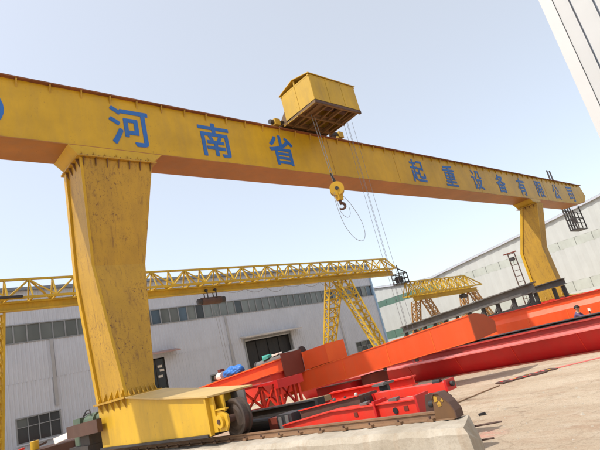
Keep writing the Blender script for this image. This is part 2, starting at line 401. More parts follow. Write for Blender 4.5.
# characters
def character(ch, xc):
    cu = bpy.data.curves.new('character', 'FONT'); cu.body = ch; cu.size = 1.0; cu.offset = 0; cu.extrude = 0; cu.resolution_u = 3
    o = bpy.data.objects.new('tmp', cu); col.objects.link(o)
    dg = bpy.context.evaluated_depsgraph_get(); dg.update()
    me = bpy.data.meshes.new_from_object(o.evaluated_get(dg)); bpy.data.objects.remove(o)
    xs = [v.co.x for v in me.vertices]; zs = [v.co.y for v in me.vertices]
    x0, x1, z0, z1 = min(xs), max(xs), min(zs), max(zs)
    W, H = 1.34, 1.38
    bv = [(xc+((v.co.x-x0)/(x1-x0)-.5)*W, 9.78+(v.co.y-z0)/(z1-z0)*H) for v in me.vertices]
    bf = [tuple(p.vertices) for p in me.polygons]; mb = MB()
    for k, (sx, sz) in enumerate(((0, 0), (.028, 0), (-.028, 0), (0, .026), (0, -.026), (.02, .02), (-.02, -.02), (.02, -.02), (-.02, .02))):
        mb.add([(x+sx, YF-.006-k*.0012, z+sz) for x, z in bv], bf)
    mb.build('character', 'blue', girder)
for i, ch in enumerate('河南省'): character(ch, 7.03+3.35*i)
for i, ch in enumerate('起重设备有限公司'): character(ch, 23.9+3.46*i)
em = MB(); N = 28
em.loft([[(2.62+.72*math.cos(2*math.pi*k/N), y, 10.45+.72*math.sin(2*math.pi*k/N)) for k in range(N)] for y in (YF-.004, YF-.010)])
em.build('round_emblem', 'blue', girder)

def make_leg(dx, slim=False):
    def P(x, y, z): return (x+dx, y, z)
    prof = [(9.07, 13.54, 14.88), (5.82, 14.04, 15.50), (2.03, 13.37, 15.33)]
    if slim: prof = [(9.07, 13.42, 14.72), (5.82, 14.3, 15.98), (2.03, 14.15, 16.1)]
    XL = lambda z: 5.22+.33*(9.05-z)/7.02
    XR = lambda z: (6.42+.0*(9.05-z) if slim else 7.51-1.13*(9.05-z)/7.02)
    RT = 6.42 if slim else 7.51; ng = 4 if slim else 7
    sh = MB().loft([[P(XL(z), f, z), P(XR(z), f, z), P(XR(z), b-.2, z), P(XL(z), b-.2, z)] for z, f, b in prof])
    leg = sh.build('leg', 'yellow_rusty', crane)
    bk = MB().loft([[P(XL(z)-.07, b-.198, z), P(XR(z)+.07, b-.198, z), P(XR(z)+.07, b, z), P(XL(z)-.07, b, z)] for z, f, b in prof])
    bk.build('back_flange', 'yellow', leg)
    MB().loft([[P(XL(z)-.03, f-.02, z), P(XL(z)+.05, f-.02, z), P(XL(z)+.05, f-.001, z), P(XL(z)-.03, f-.001, z)] for z, f, b in prof]).build('edge_strip', 'yellow', leg)
    # haunch between leg and girder
    MB().loft([[P(5.22, 13.57, 9.126), P(RT+.01, 13.57, 9.126), P(RT+.01, 14.88, 9.126), P(5.22, 14.88, 9.126)],
               [P(4.95, 13.66, ZB-.033), P(RT+.49, 13.66, ZB-.033), P(RT+.49, 15.05, ZB-.033), P(4.95, 15.05, ZB-.033)]]).build('haunch', 'yellow', leg)
    box(5.1+dx, RT+.12+dx, 13.42, 15.0, 9.075, 9.125).build('top_flange_plate', 'yellow_rusty', leg)
    yb_ = .72 if slim else 0
    box(5.42+dx, 6.5+dx, 13.22+yb_, 15.42+yb_, 1.97, 2.025).build('base_flange_plate', 'yellow_rusty', leg)
    gf = MB().prism([(-.105, 0), (0, 0), (0, -.26)], 'x', -.012, .012)
    gx = MB().prism([(-.105, 0), (0, 0), (0, -.26)], 'y', -.012, .012)
    mf, mx = gf.mesh('gusset', 'flange_rust'), gx.mesh('gusset', 'flange_rust')
    for i in range(ng): put('gusset', mf, leg, (5.3+dx+i*.355, 13.55, 9.074))
    ug = MB().cyl((0, -.075, 0), (0, -.075, .04), .022, 8).mesh('flange_bolt', 'flange_rust')
    sg = MB().prism([(-.06, 0), (.03, 0), (.045, .2)], 'x', -.008, .008).mesh('gusset', 'yellow_rusty')
    for i in range(ng*2): put('flange_bolt', ug, leg, (5.24+dx+i*.17, 13.55, 9.126))
    for i in range(ng): put('gusset', sg, leg, (5.3+dx+i*.355, 13.55, 9.127))
    for i in range(4): put('gusset', mx, leg, (5.225+dx, 13.7+i*.32, 9.074))
    up = MB().prism([(-.12, 0), (0, 0), (.015, .26)], 'y', -.012, .012).mesh('gusset', 'yellow')
    dn = MB().prism([(-.12, 0), (0, 0), (0, -.24)], 'y', -.012, .012).mesh('gusset', 'yellow_rusty')
    for i in range(5):
        put('gusset', up, leg, (5.545+dx, 13.46+yb_+i*.41, 2.027)); put('gusset', dn, leg, (5.528+dx, 13.40+yb_+i*.42, 1.968))
    uf = MB().prism([(-.11, 0), (0, 0), (.04, .2)], 'x', -.012, .012).mesh('gusset', 'yellow_rusty')
    for i in range(7): put('gusset', uf, leg, (5.62+dx+i*.125, 13.365+yb_, 2.027))
    return leg
def make_carriage(dx, full=True):
    X0, X1 = 5.54+dx, 6.50+dx
    prof = [(15.40, .83), (15.40, 1.965), (13.30, 1.965), (11.46, 1.74), (9.45, 1.53), (9.45, .83)]
    c = MB().prism(prof, 'x', X0, X1).build('carriage', 'yellow_pale', crane)
    tp = [(13.20, 1.962), (11.46, 1.745), (9.22, 1.53)]
    t = MB()
    for (a, za), (b, zb) in zip(tp, tp[1:]):
        t.loft([[(x, a, za), (x, b, zb), (x, b, zb+.035), (x, a, za+.035)] for x in (X0-.085, X1+.1)])
    t.build('top_plate', 'cream_yellow', c)
    box(X0-.07, X1+.07, 9.47, 15.45, .775, .827).build('bottom_plate', 'dark', c)
    box(X0-.06, X0+.03, 9.36, 9.42, .80, 1.525).build('corner_stiffener', 'yellow_pale', c)
    box(X0+.02, X0+.06, 9.20, 9.449, .84, 1.52).build('stiffener', 'yellow_pale', c)
    box(X0+.20, X0+.235, 9.10, 9.449, 1.20, 1.52).build('stiffener', 'yellow_pale', c)
    box(X0+.62, X0+.66, 8.95, 9.449, 1.12, 1.52).build('stiffener', 'greysteel', c)
    MB().cyl((X0+.47, 9.44, 1.34), (X0+.47, 9.455, 1.34), .035, 12).build('bolt_hole', 'black', c)
    for xx in (X0+.06,):
        MB().prism([(9.449, .84), (9.449, 1.24), (9.05, 1.24), (8.85, 1.14), (8.85, .98), (8.95, .84)], 'x', xx, xx+.045).build('wheel_bracket', 'yellow_pale', c)
    box(X0+.03, X0+.11, 8.83, 9.45, 1.245, 1.275).build('bracket_cap', 'yellow_pale', c)
    for yw in (9.08, 14.9):
        xc = 6.0+dx; rings = []
        for (xx, r) in ((-.12, .12), (-.12, .22), (-.09, .30), (-.12, .38), (-.12, .40), (-.105, .445), (-.065, .445), (-.05, .40), (.05, .40), (.065, .445), (.105, .445), (.12, .40), (.12, .12)):
            rings.append([(xc+xx*.9, yw+r*.83*math.cos(2*math.pi*k/40), 1.035+r*.83*math.sin(2*math.pi*k/40)) for k in range(40)])
        wo = MB().loft(rings).build('wheel', 'wheel_steel', c)
        if yw > 10: continue
        MB().cyl((xc-.33, yw, 1.035), (xc-.108, yw, 1.035), .075, 18).build('hub', 'brown', wo)
        MB().cyl((xc-.46, yw, 1.035), (xc-.405, yw, 1.035), .13, 20).build('bearing_cap', 'yellow_pale', wo)
        MB().cyl((xc-.48, yw, 1.035), (xc-.461, yw, 1.035), .05, 14).build('axle_end', 'brown', wo)
    return c
M['cream_yellow'] = paint('dusty_yellow_plate', (.56, .39, .15), .6, .2, .3, (.4, .28, .16))  # paler yellow for the carriage top plate
for dx in (0, 33.4):
    make_leg(dx, dx > 0); cg = make_carriage(dx)
    if dx: cg.location.y += .72
    if dx == 0:
        bb = MB().bar((5.36, 14.95, 1.46), (5.36, 17.6, 1.42), .14, .36).build('buffer_beam', 'brown', cg)
        box(5.44, 6.3, 16.3, 18.0, .74, .95).build('drive_base', 'dark', cg)
        MB().cyl((5.9, 16.35, 1.62), (5.9, 17.2, 1.62), .22, 18).build('drive_motor', 'green', cg)
        MB().cyl((5.9, 15.9, 1.66), (5.9, 16.34, 1.66), .13, 18).build('motor_fan_cover', 'green', cg)
        box(5.6, 6.25, 17.25, 17.9, .96, 1.78).build('gearbox', 'green', cg)
        box(5.5, 6.3, 16.3, 17.1, .955, 1.36).build('motor_bracket', 'dark', cg)
        for z in (1.85, 1.95): MB().tube([(5.7, 16.5, 1.8), (5.7, 16.6, z), (5.75, 17.0, z), (5.7, 17.2, 1.8)], .02, 6).build('hose', 'dark', cg)

# ---- hoist trolley on the girder
tro = thing('hoist_trolley', 'boxy yellow trolley cabin riding on top of the big girder', 'trolley', (16, 14, 11.65))
TX0, TX1, TY0, TY1, TZ0, TZ1 = 14.12, 16.98, 11.52, 13.38, 11.68, 12.95
t = .03
for i in range(3):
    a = L(TX0, TX1, i/3); b = L(TX0, TX1, (i+1)/3)
    box(a+.012, b-.012, TY0, TY0+t, TZ0+.06, TZ1-.05).build('side_panel', 'trolley_yellow', tro)
    box(a+.012, b-.012, TY1-t, TY1, TZ0+.06, TZ1-.05).build('side_panel', 'trolley_yellow', tro)
for xx in (TX0, TX1-t):
    for i in range(2):
        a = L(TY0, TY1, i/2); b = L(TY0, TY1, (i+1)/2)
        box(xx, xx+t, a+.012, b-.012, TZ0+.06, TZ1-.05).build('end_panel', 'trolley_yellow', tro)
fr = MB()
for xx in (TX0+.05, TX1-.05):
    for yy in (TY0+.05, TY1-.05): fr.bar((xx, yy, TZ0), (xx, yy, TZ1-.05), .08)
    fr.bar((xx, (TY0+TY1)/2, TZ0), (xx, (TY0+TY1)/2, TZ1+.24), .07)
for yy in (TY0+.03, TY1-.03): fr.bar((TX0-.03, yy, TZ1-.02), (TX1+.03, yy, TZ1-.02), .07, .06)
for xx in (TX0+.03, TX1-.03): fr.bar((xx, TY0, TZ1-.02), (xx, TY1, TZ1-.02), .07, .06)
fr.build('cabin_frame', 'trolley_yellow', tro)
ym = (TY0+TY1)/2
for a, za, b, zb in ((TY0-.05, TZ1+.03, ym, TZ1+.27), (ym, TZ1+.27, TY1+.05, TZ1+.03)):
    MB().loft([[(x, a, za), (x, b, zb), (x, b, zb+.03), (x, a, za+.03)] for x in (TX0-.06, TX1+.06)]).build('roof_panel', 'trolley_yellow', tro)
zf = 11.72
def slab_with_holes(holes, x0, x1, y0, y1, z0, z1, name, mt):
    xs_ = sorted({x0, x1, *[h[0] for h in holes], *[h[1] for h in holes]}); ys_ = sorted({y0, y1, *[h[2] for h in holes], *[h[3] for h in holes]})
    mb = MB()
    for a, b in zip(xs_, xs_[1:]):
        for c, e in zip(ys_, ys_[1:]):
            mx, my = (a+b)/2, (c+e)/2
            if not any(h[0] < mx < h[1] and h[2] < my < h[3] for h in holes): mb.box(a, b, c, e, z0, z1)
    return mb.build(name, mt, tro)
HO = [(15.05, 15.75, 11.75, 12.45), (15.95, 16.65, 11.75, 12.45), (14.75, 15.4, 12.75, 13.3), (15.6, 16.3, 12.75, 13.3), (16.5, 17.0, 12.75, 13.3)]
slab_with_holes(HO, TX0, TX1+.04, TY0, 14.95, zf, zf+.05, 'floor_plate', 'trolley_under')
uf = MB()
for yy in (TY0+.05, 12.6, 13.42): uf.bar((TX0-.02, yy, zf-.055), (TX1+.02, yy, zf-.055), .09, .105)
for xx in (TX0+.05, 14.9, 15.85, 16.8): uf.bar((xx, TY0, zf-.045), (xx, YF-.15, zf-.02), .1, .09)
uf.build('underframe', 'trolley_under', tro)
box(TX0+.005, TX0+.03, TY0+.01, 13.6, zf-.1, TZ0+.055).build('sill_plate', 'trolley_yellow', tro)
box(TX0, TX1+.01, TY0-.012, TY0-.001, zf-.1, TZ0+.06).build('front_sill', 'brown', tro)
MB().prism([(TY0+.02, zf-.02), (TY0+.02, zf+.05), (13.5, zf+.05), (13.5, zf-.12)], 'x', TX1-.06, TX1+.0).build('side_bracket', 'trolley_under', tro)
for xx in (14.5, 15.4, 16.35): MB().prism([(TY0+.1, zf-.02), (13.5, zf-.02), (13.5, zf-.16), (13.0, zf-.16)], 'x', xx-.03, xx+.03).build('cantilever_bracket', 'trolley_under', tro)
MB().prism([(13.42, zf+.06), (13.42, 12.5), (13.9, 12.1), (14.9, 12.1), (14.9, zf+.06)], 'x', TX0+.2, TX1-.1).build('machine_housing', 'trolley_under', tro)
MB().cyl((14.5, 12.1, 11.98), (16.6, 12.1, 11.98), .17, 20).build('rope_drum', 'brown', tro)
for xx in (14.35, 17.5):
    for yy in (YF+.12, YB-.12): MB().cyl((xx, yy-.07, ZT+.15+.19), (xx, yy+.07, ZT+.15+.19), .19, 20).build('trolley_wheel', 'brown', tro)
box(14.1, 17.8, YF+.02, YF+.06, 11.80, 11.98).build('end_beam', 'dark', tro); box(14.1, 17.8, YB-.06, YB-.02, 11.80, 11.98).build('end_beam', 'dark', tro)
for a in (13.72, 17.82): box(a, a+.3, YF-.05, YF+.25, 11.72, 12.02).build('rail_sweeper', 'trolley_yellow', tro)
MB().cyl((13.55, YF+.12, 11.90), (13.72, YF+.12, 11.90), .11, 16).build('drive_motor', 'dark', tro)
rp = 0
for xx, yy, z1 in ((16.85, 12.5, .35), (17.08, 12.45, .3), (17.15, 12.55, .3), (17.5, 12.5, .35)):
    MB().tube([(xx, yy, 11.8), (xx-.02, yy, 6), (xx, yy, z1)], .0075, 6).build('slack_rope', 'rope', tro)

hk = thing('hook_block', 'yellow hook block with dark hook hanging on ropes below the trolley', 'hook block', (15.12, 12.5, 7.4))
hx, hy = 15.12, 12.5
for s in (-.09, .09): MB().tube([(hx-.25+s, hy, 11.75), (hx-.05+s*.6, hy, 8.6)], .014, 6).build('hoist_rope', 'rope', hk)
ch = MB()
ch.tube([(hx-.14, hy, 8.95), (hx-.02, hy, 8.62), (hx, hy, 8.45)], [.03, .06, .05], 8); ch.build('rope_socket', 'dark', hk)
nvec = Vector((-.75, -.66, 0))
for s in (-1, 1):
    MB().cyl(Vector((hx, hy, 8.22))+nvec*.1*s, Vector((hx, hy, 8.22))+nvec*.16*s, .30, 26).build('cheek_plate', 'yellow', hk)
MB().cyl(Vector((hx, hy, 8.22))-nvec*.09, Vector((hx, hy, 8.22))+nvec*.09, .25, 26).build('sheave', 'brown', hk)
MB().cyl(Vector((hx, hy, 8.22))+nvec*.161, Vector((hx, hy, 8.22))+nvec*.19, .08, 14).build('pin', 'dark', hk)
MB().loft([[(hx-.16, hy-.12, 8.02), (hx+.16, hy-.12, 8.02), (hx+.16, hy+.12, 8.02), (hx-.16, hy+.12, 8.02)], [(hx-.1, hy-.1, 7.72), (hx+.12, hy-.1, 7.72), (hx+.12, hy+.1, 7.72), (hx-.1, hy+.1, 7.72)]]).build('crosshead', 'yellow', hk)
pts = [(hx, hy, 7.75), (hx+.01, hy, 7.6)]+[(hx+.02+.11*math.cos(a), hy-.11*math.cos(a)*.8, 7.46+.13*math.sin(a)) for a in [R(x) for x in range(100, -170, -30)]]
MB().tube(pts, [.06, .065]+[.07-.004*i for i in range(len(pts)-2)], 10).build('hook', 'brown', hk, smooth=True)
cb = []
for i in range(25):
    a = R(160+i*(360-10)/24*.62); 
lp = [(hx-.3, hy, 8.05), (hx-.27, hy, 7.3), (hx-.1, hy, 6.55), (hx+.3, hy, 6.05), (hx+.75, hy, 5.95), (hx+1.02, hy, 6.3), (hx+.98, hy, 6.9), (hx+.6, hy, 7.6), (hx+.2, hy, 8.0)]
def smooth_pts(p, k=6):
    p = [Vector(a) for a in p]; o = []
    for i in range(len(p)-1):
        a, b, c, d_ = p[max(i-1, 0)], p[i], p[i+1], p[min(i+2, len(p)-1)]
        for j in range(k):
            t_ = j/k; o.append(.5*((2*b)+(c-a)*t_+(2*a-5*b+4*c-d_)*t_*t_+(3*b-a-3*c+d_)*t_**3))
    return o+[p[-1]]
MB().tube(smooth_pts(lp), .010, 6).build('loose_cable', 'rope', hk)
lp2 = [(hx-.28, hy-.05, 8.05), (hx-.2, hy-.05, 7.2), (hx+.1, hy-.05, 6.95), (hx+.35, hy-.05, 7.1), (hx+.4, hy-.05, 7.4)]
MB().tube(smooth_pts(lp2), .009, 6).build('loose_cable', 'rope', hk)

# ---- dark service cage at the far end of the girder
cg = thing('service_ladder', 'dark steel ladder platform hanging at the far end of the big girder', 'ladder', (51, 15.5, 7.5))
yy = 15.3
for xx in (50.6, 51.3, 52.0, 52.7):
    MB().bar((xx, yy+.3, 7.7), (xx, yy+.3, 14.0 if xx < 51.6 else 11.4), .11).build('upright', 'dark', cg)
for z in [7.7+.5*i for i in range(8)]: MB().bar((50.55, yy+.3, z), (52.75, yy+.3, z), .075).build('rung', 'dark', cg)
for xx in (50.6, 52.7):
    MB().bar((xx, yy-.5, 7.7), (xx, yy-.5, 10.0 if xx > 52 else 9.5), .09).build('upright', 'dark', cg)
    for z in (7.7, 8.7): MB().bar((xx, yy-.5, z), (xx, yy+.3, z), .07).build('side_rail', 'dark', cg)
for z in (8.2, 8.7, 9.2): MB().bar((50.6, yy-.5, z), (52.7, yy-.5, z), .07).build('rung', 'dark', cg)
MB().bar((51.6, yy-.5, 7.7), (51.6, yy-.5, 9.3), .08).build('upright', 'dark', cg)
box(50.5, 52.8, yy-.55, yy+.35, 7.6, 7.66).build('platform', 'dark', cg)
box(51.0, 51.4, yy-.3, yy+.0, 8.3, 8.9).build('control_box', 'dark', cg)
MB().bar((49.5, yy+.2, 11.4), (52.7, yy+.2, 11.4), .1).build('mounting_arm', 'dark', cg)
MB().bar((48.2, 14.9, 11.6), (48.2, 14.9, 12.5), .07).build('lamp_post', 'rust_top', cg)

# ================================================================== TRUSS GANTRIES
def lattice_leg(name, mat, p0, p1, w0, w1, d0, d1, parent, n=7, t=.09):
    """tapered four-chord lattice column; p0 top, p1 foot; w in x, d in y"""
    p0 = Vector(p0); p1 = Vector(p1); mb = MB(); crn = lambda k, s: p0.lerp(p1, s)+Vector((k[0]*L(w0, w1, s)/2, k[1]*L(d0, d1, s)/2, 0))
    K = [(-1, -1), (1, -1), (1, 1), (-1, 1)]
    leg = MB()
    for k in K: leg.bar(crn(k, 0), crn(k, 1), t*1.3)
    o = leg.build(name, mat, parent)
    for i in range(n):
        s0, s1 = i/n, (i+1)/n; br_ = MB()
        for a in range(4):
            k, l = K[a], K[(a+1) % 4]
            br_.bar(crn(k, s0), crn(l, s1), t*.8)
            br_.bar(crn(k, s1), crn(l, s1), t*.8)
        br_.build('lacing', mat, o)
    return o
def truss_crane(t, mat, X0, X1, Y, zb, zt, panel, first, endcut=.6, wy=.55):
    MB().bar((X0, Y, zt), (X1-endcut, Y, zt), .13, .13).build('top_chord', mat, t)
    for s in (-1, 1): MB().bar((X0, Y+s*wy, zb+.62), (X1, Y+s*wy, zb+.62), .12, .14).build('lower_chord', mat, t)
    MB().ibeam((X0, Y, zb+.24), (X1-.1, Y, zb+.24), .34, .48, .06).build('track_beam', mat, t)
    x = first
    while x-panel*.5 > X0: x -= panel
    while x < X1-endcut+.2:
        for s in (-1, 1):
            for dx in (-panel/2, panel/2):
                if X0 < x+dx < X1: MB().bar((x, Y, zt-.03), (x+dx, Y+s*wy, zb+.66), .085, .085).build('diagonal', mat, t)
            MB().bar((x, Y, zt-.03), (x, Y+s*wy, zb+.66), .075).build('post', mat, t)
            if x+panel/2 < X1-endcut: MB().bar((x+panel/2, Y, zt-.03), (x+panel/2, Y+s*wy, zb+.66), .085).build('post', mat, t)
        MB().bar((x+panel/2, Y-wy, zb+.62), (x+panel/2, Y+wy, zb+.62), .09, .08).build('cross_tie', mat, t)
        MB().bar((x, Y-wy, zb+.60), (x, Y+wy, zb+.60), .09, .08).build('cross_tie', mat, t)
        MB().bar((x, Y, zb+.46), (x, Y, zb+.58), .1).build('hanger', mat, t)
        x += panel
    for s in (-1, 1): MB().bar((X1-endcut, Y, zt), (X1, Y+s*wy, zb+.62), .11).build('end_brace', mat, t)
tc = thing('truss_gantry_crane', 'long yellow lattice truss gantry crane spanning in front of the grey workshop', 'gantry crane', (20, 30, 0))
TY = 30.4
truss_crane(tc, 'truss_yellow', -3, 41.9, TY, 8.2, 10.0, 2.5, 7.95)
lattice_leg('leg', 'truss_yellow', (33.0, TY+.1, 8.2), (32.2, 33.3, .5), 1.7, .7, .6, .5, tc, 10)
lattice_leg('leg', 'truss_yellow', (33.8, TY-.1, 8.2), (33.2, 27.0, .5), 1.7, .7, .6, .5, tc, 10)
lattice_leg('leg', 'truss_yellow', (6.2, TY+.3, 8.2), (6.1, 32.2, .3), .8, .5, .6, .5, tc, 12)
for (x, y) in ((32.2, 33.3), (33.2, 27.0), (6.1, 32.2)): box(x-.5, x+.5, y-.6, y+.6, 0, .5).build('foot', 'truss_yellow', tc)
fest = MB(); pts = []
for i in range(6):
    for j in range(8):
        u = j/8; pts.append((20.6+(i+u)*2.0, TY-.4, 8.15-.45*4*u*(1-u)*(.4+.3*(i % 3))))
fest.tube(pts, .02, 5).build('festoon_cable', 'rope', tc)
dp = MB()
box(5.9, 7.4, TY-.75, TY-.6, 8.80, 8.92).build('dark_bracket', 'dark', tc)
ho = thing('electric_hoist', 'dark electric hoist hanging under the yellow lattice truss', 'hoist', (19.75, TY, 7.3))
MB().cyl((18.9, TY, 7.62), (20.5, TY, 7.62), .26, 20).build('drum', 'brown', ho)
MB().cyl((18.6, TY, 7.62), (18.895, TY, 7.62), .2, 16).build('motor', 'dark', ho); MB().cyl((20.505, TY, 7.62), (20.85, TY, 7.62), .22, 16).build('gearbox', 'dark', ho)
for xx in (19.35, 20.1):
    MB().bar((xx, TY-.22, 7.7), (xx, TY-.22, 8.45), .06).build('hanger_plate', 'dark', ho); MB().bar((xx, TY+.22, 7.7), (xx, TY+.22, 8.45), .06).build('hanger_plate', 'dark', ho)
    for s in (-1, 1): MB().cyl((xx, TY+s*.10, 8.36), (xx, TY+s*.2, 8.36), .11, 14).build('wheel', 'dark', ho)
for s in (-.1, .12): MB().tube([(19.9+s, TY, 7.4), (20.1+s, TY, 2.2)], .014, 5).build('hoist_rope', 'rope', ho)
cab = thing('truss_end_platform', 'dark maintenance platform hung off the end of the yellow lattice truss', 'platform', (42.6, TY, 7.2))
for xx in (42.15, 42.9, 43.5):
    for yy in (TY-.5, TY+.5): MB().bar((xx, yy, 7.2), (xx, yy, 9.1 if xx < 42.5 else 8.3), .08).build('upright', 'dark', cab)
for z in (7.3, 7.75, 8.25):
    for yy in (TY-.5, TY+.5): MB().bar((42.1, yy, z), (43.6, yy, z), .07).build('rail', 'dark', cab)
    for xx in (42.15, 43.5): MB().bar((xx, TY-.5, z), (xx, TY+.5, z), .07).build('rail', 'dark', cab)
box(42.1, 43.6, TY-.55, TY+.55, 7.18, 7.24).build('deck', 'dark', cab)
MB().bar((41.7, TY-.4, 9.0), (43.6, TY-.4, 8.3), .09).build('arm', 'dark', cab); box(42.3, 42.9, TY-.3, TY+.3, 7.4, 8.0).build('control_box', 'dark', cab)

sm = thing('small_truss_gantry', 'short worn yellow lattice gantry crane in front of the white factory', 'gantry crane', (50, 30, 0))
SY = 30.0
truss_crane(sm, 'truss_yellow', 43.5, 57.0, SY, 5.2, 7.25, 1.7, 44.6, 2.0, .8)
for (x, a, b) in ((44.3, 31.2, 28.9), (54.2, 31.0, 28.6)):
    lattice_leg('leg', 'truss_worn', (x, SY+.35, 5.2), (x, a+.6, .4), .8, .6, .6, .5, sm, 7, .09)
    lattice_leg('leg', 'truss_worn', (x+.8, SY-.35, 5.2), (x+.8, b-.9, .4), .8, .6, .6, .5, sm, 7, .09)
for x in (44.3, 54.2): box(x-.4, x+1.3, 27.2, 32.4, 0, .4).build('sill_beam', 'truss_worn', sm)
sh_ = thing('small_hoist', 'dark hoist under the short worn lattice gantry', 'hoist', (53.4, SY, 4.5))
MB().cyl((52.8, SY, 4.85), (53.9, SY, 4.85), .24, 16).build('drum', 'dark', sh_); MB().bar((53.3, SY, 4.9), (53.3, SY, 5.3), .3, .1).build('hanger_plate', 'dark', sh_)
MB().tube(smooth_pts([(55.0, SY, 5.1), (55.1, SY, 4.2), (55.5, SY, 3.9), (55.8, SY, 4.3), (55.9, SY, 5.1)]), .05, 6).build('cable_loop', 'rope', sh_)

# ================================================================== STEEL IN THE YARD
# long red beam along the yard, wide top flange
r1 = thing('red_beam', 'long low crimson steel beam lying lengthwise on the yard ground, pale top flange', 'steel beam', (17, 11, 0))
RY0, RY1 = 4.6, 19.5
MB().prism([(17.0, .03), (16.9, .22), (16.66, .66), (17.62, .66), (17.62, .03)], 'y', RY0, RY1).build('web_box', 'red', r1)
box(16.5, 17.75, RY0-.02, RY1+.02, .664, .705).build('top_flange', 'red_dusty', r1)  # glancing light on the top put into a paler red
box(16.72, 17.66, RY0, RY1, .0, .028).build('bottom_flange', 'maroon', r1)
for y in (6.1, 8.3, 10.5, 12.7, 14.9, 17.1): MB().prism([(16.99, .05), (16.88, .23), (16.64, .655), (16.655, .655), (16.9, .23), (17.01, .05)], 'y', y-.012, y+.012).build('weld_seam', 'red_bright', r1)
r2 = thing('dark_topped_beam', 'dull red steel beam with dark grey channel on top, behind the crimson beam', 'steel beam', (18.2, 11, 0))
box(17.95, 18.62, 4.7, 18.8, .0, .90).build('web_box', 'red_dull', r2)
box(17.85, 18.7, 4.66, 18.85, .904, .955).build('flange', 'red_dull', r2)
MB().ibeam((18.25, 4.6, 1.005), (18.25, 18.9, 1.005), .6, .095, .022).build('channel', 'dark', r2)
# orange chamfered beam beyond
o1 = thing('chamfered_orange_beam', 'long orange box beam with sloped upper side, behind the crouching worker', 'steel beam', (25.4, 10, 0))
OY0, OY1 = 5.4, 14.0
MB().prism([(25.0, .25), (25.0, 1.27), (25.16, 1.50), (25.16, 1.76), (26.2, 1.76), (26.2, .25)], 'y', OY0, OY1).build('box_body', 'orange', o1)
for y in (7.3, 9.2, 11.1, 13.0): box(24.99, 25.01, y-.015, y+.015, .26, 1.26).build('weld_seam', 'orange_light', o1)
box(25.06, 26.3, OY0-.02, OY1+.02, 1.764, 1.80).build('top_flange', 'red_bright', o1)
box(24.9, 26.3, OY0-.02, OY1+.02, .2, .246).build('bottom_flange', 'orange', o1)
for y in (6.2, 12.8): box(25.1, 26.1, y-.15, y+.15, 0, .198).build('packing_block', 'wood', o1)

# tilted orange box girder, near end high
def ringB(X, Y, zb, h, w):
    return [(X, Y, zb), (X, Y, zb+h), (X+.27*w, Y, zb+h+.01), (X+.66*w, Y, zb+h*.88), (X+w, Y, zb+h*.54), (X+.93*w, Y, zb+.1*h)]
bo = thing('tilted_box_girder', 'large bright orange box girder propped at a tilt, many-sided dark end plate', 'box girder', (12.5, 11.5, 0))
A0 = ringB(13.6, 7.72, 1.19, .76, 1.45); A1 = ringB(11.33, 14.9, .757, .62, 1.3)
MB().loft([A0, A1]).build('box_body', 'orange', bo)
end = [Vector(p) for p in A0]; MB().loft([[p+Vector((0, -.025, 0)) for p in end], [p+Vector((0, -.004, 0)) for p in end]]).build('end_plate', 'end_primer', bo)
for Y0_, Y1_, mt in ((11.15, 11.6, 'maroon'), (11.9, 13.6, 'red')):  # maroon block: shade under the girder put into its colour
    s = (Y0_-7.72)/8.28; s1 = (Y1_-7.72)/8.28; z = L(1.19, .69, s1)
    box(L(13.6, 10.98, s)+.12, L(13.6, 10.98, s)+.95, Y0_, Y1_, 0, z-.04).build('prop_block', mt, bo)
for Y in (9.55, 10.6):
    s = (Y-7.72)/8.28; X = L(13.6, 10.98, s); z = L(1.19, .69, s)
    box(X+.02, X+.1, Y-.04, Y+.04, z-.09, z+.002).build('lug', 'dark', bo)
for Y in (8.9, 10.35, 11.9):
    s = (Y-7.72)/(14.9-7.72); X = L(13.6, 11.33, s); z = L(1.19, .757, s); h = L(.76, .62, s)
    MB().loft([[(X-.006, Y-.012, z+.005), (X-.006, Y+.012, z+.005), (X-.006, Y+.012, z+h-.005), (X-.006, Y-.012, z+h-.005)], [(X+.02, Y-.012, z+.005), (X+.02, Y+.012, z+.005), (X+.02, Y+.012, z+h-.005), (X+.02, Y-.012, z+h-.005)]]).build('weld_seam', 'orange_light', bo)
for zz_ in (.02, .74): MB().bar((13.59, 7.72, 1.19+zz_), (11.32, 14.9, .757+zz_*.82), .02, .02).build('edge_weld', 'orange_light', bo)
# second box on top of it
up = thing('short_box_section', 'short orange box section stacked on the tilted girder', 'box girder', (11.9, 13.4, 1.6))
def ringU(X, Y, z0, z1, w): return [(X, Y, z0), (X, Y, z1), (X+w, Y, z1+.02), (X+w, Y, z0)]
def onB(Y):
    s = (Y-7.72)/8.28; return L(13.6, 10.98, s), L(1.19, .69, s)+L(.76, .60, s)
xa, za = onB(12.35); xb, zb_ = onB(13.28)
MB().loft([ringU(xa-.02, 12.35, za+.012, za+.62, .92), ringU(xb-.02, 13.28, zb_+.012, zb_+.62, .92)]).build('box_body', 'orange', up)
MB().loft([[(a, b-.02, c) for a, b, c in ringU(xa-.03, 12.35, za+.012, za+.63, .94)], [(a, b-.002, c) for a, b, c in ringU(xa-.03, 12.35, za+.012, za+.63, .94)]]).build('end_plate', 'orange_light', up)
lg = box(xa+.98, xa+1.12, 11.9, 12.34, 1.38, 1.60).build('dark_lug', 'dark', up)

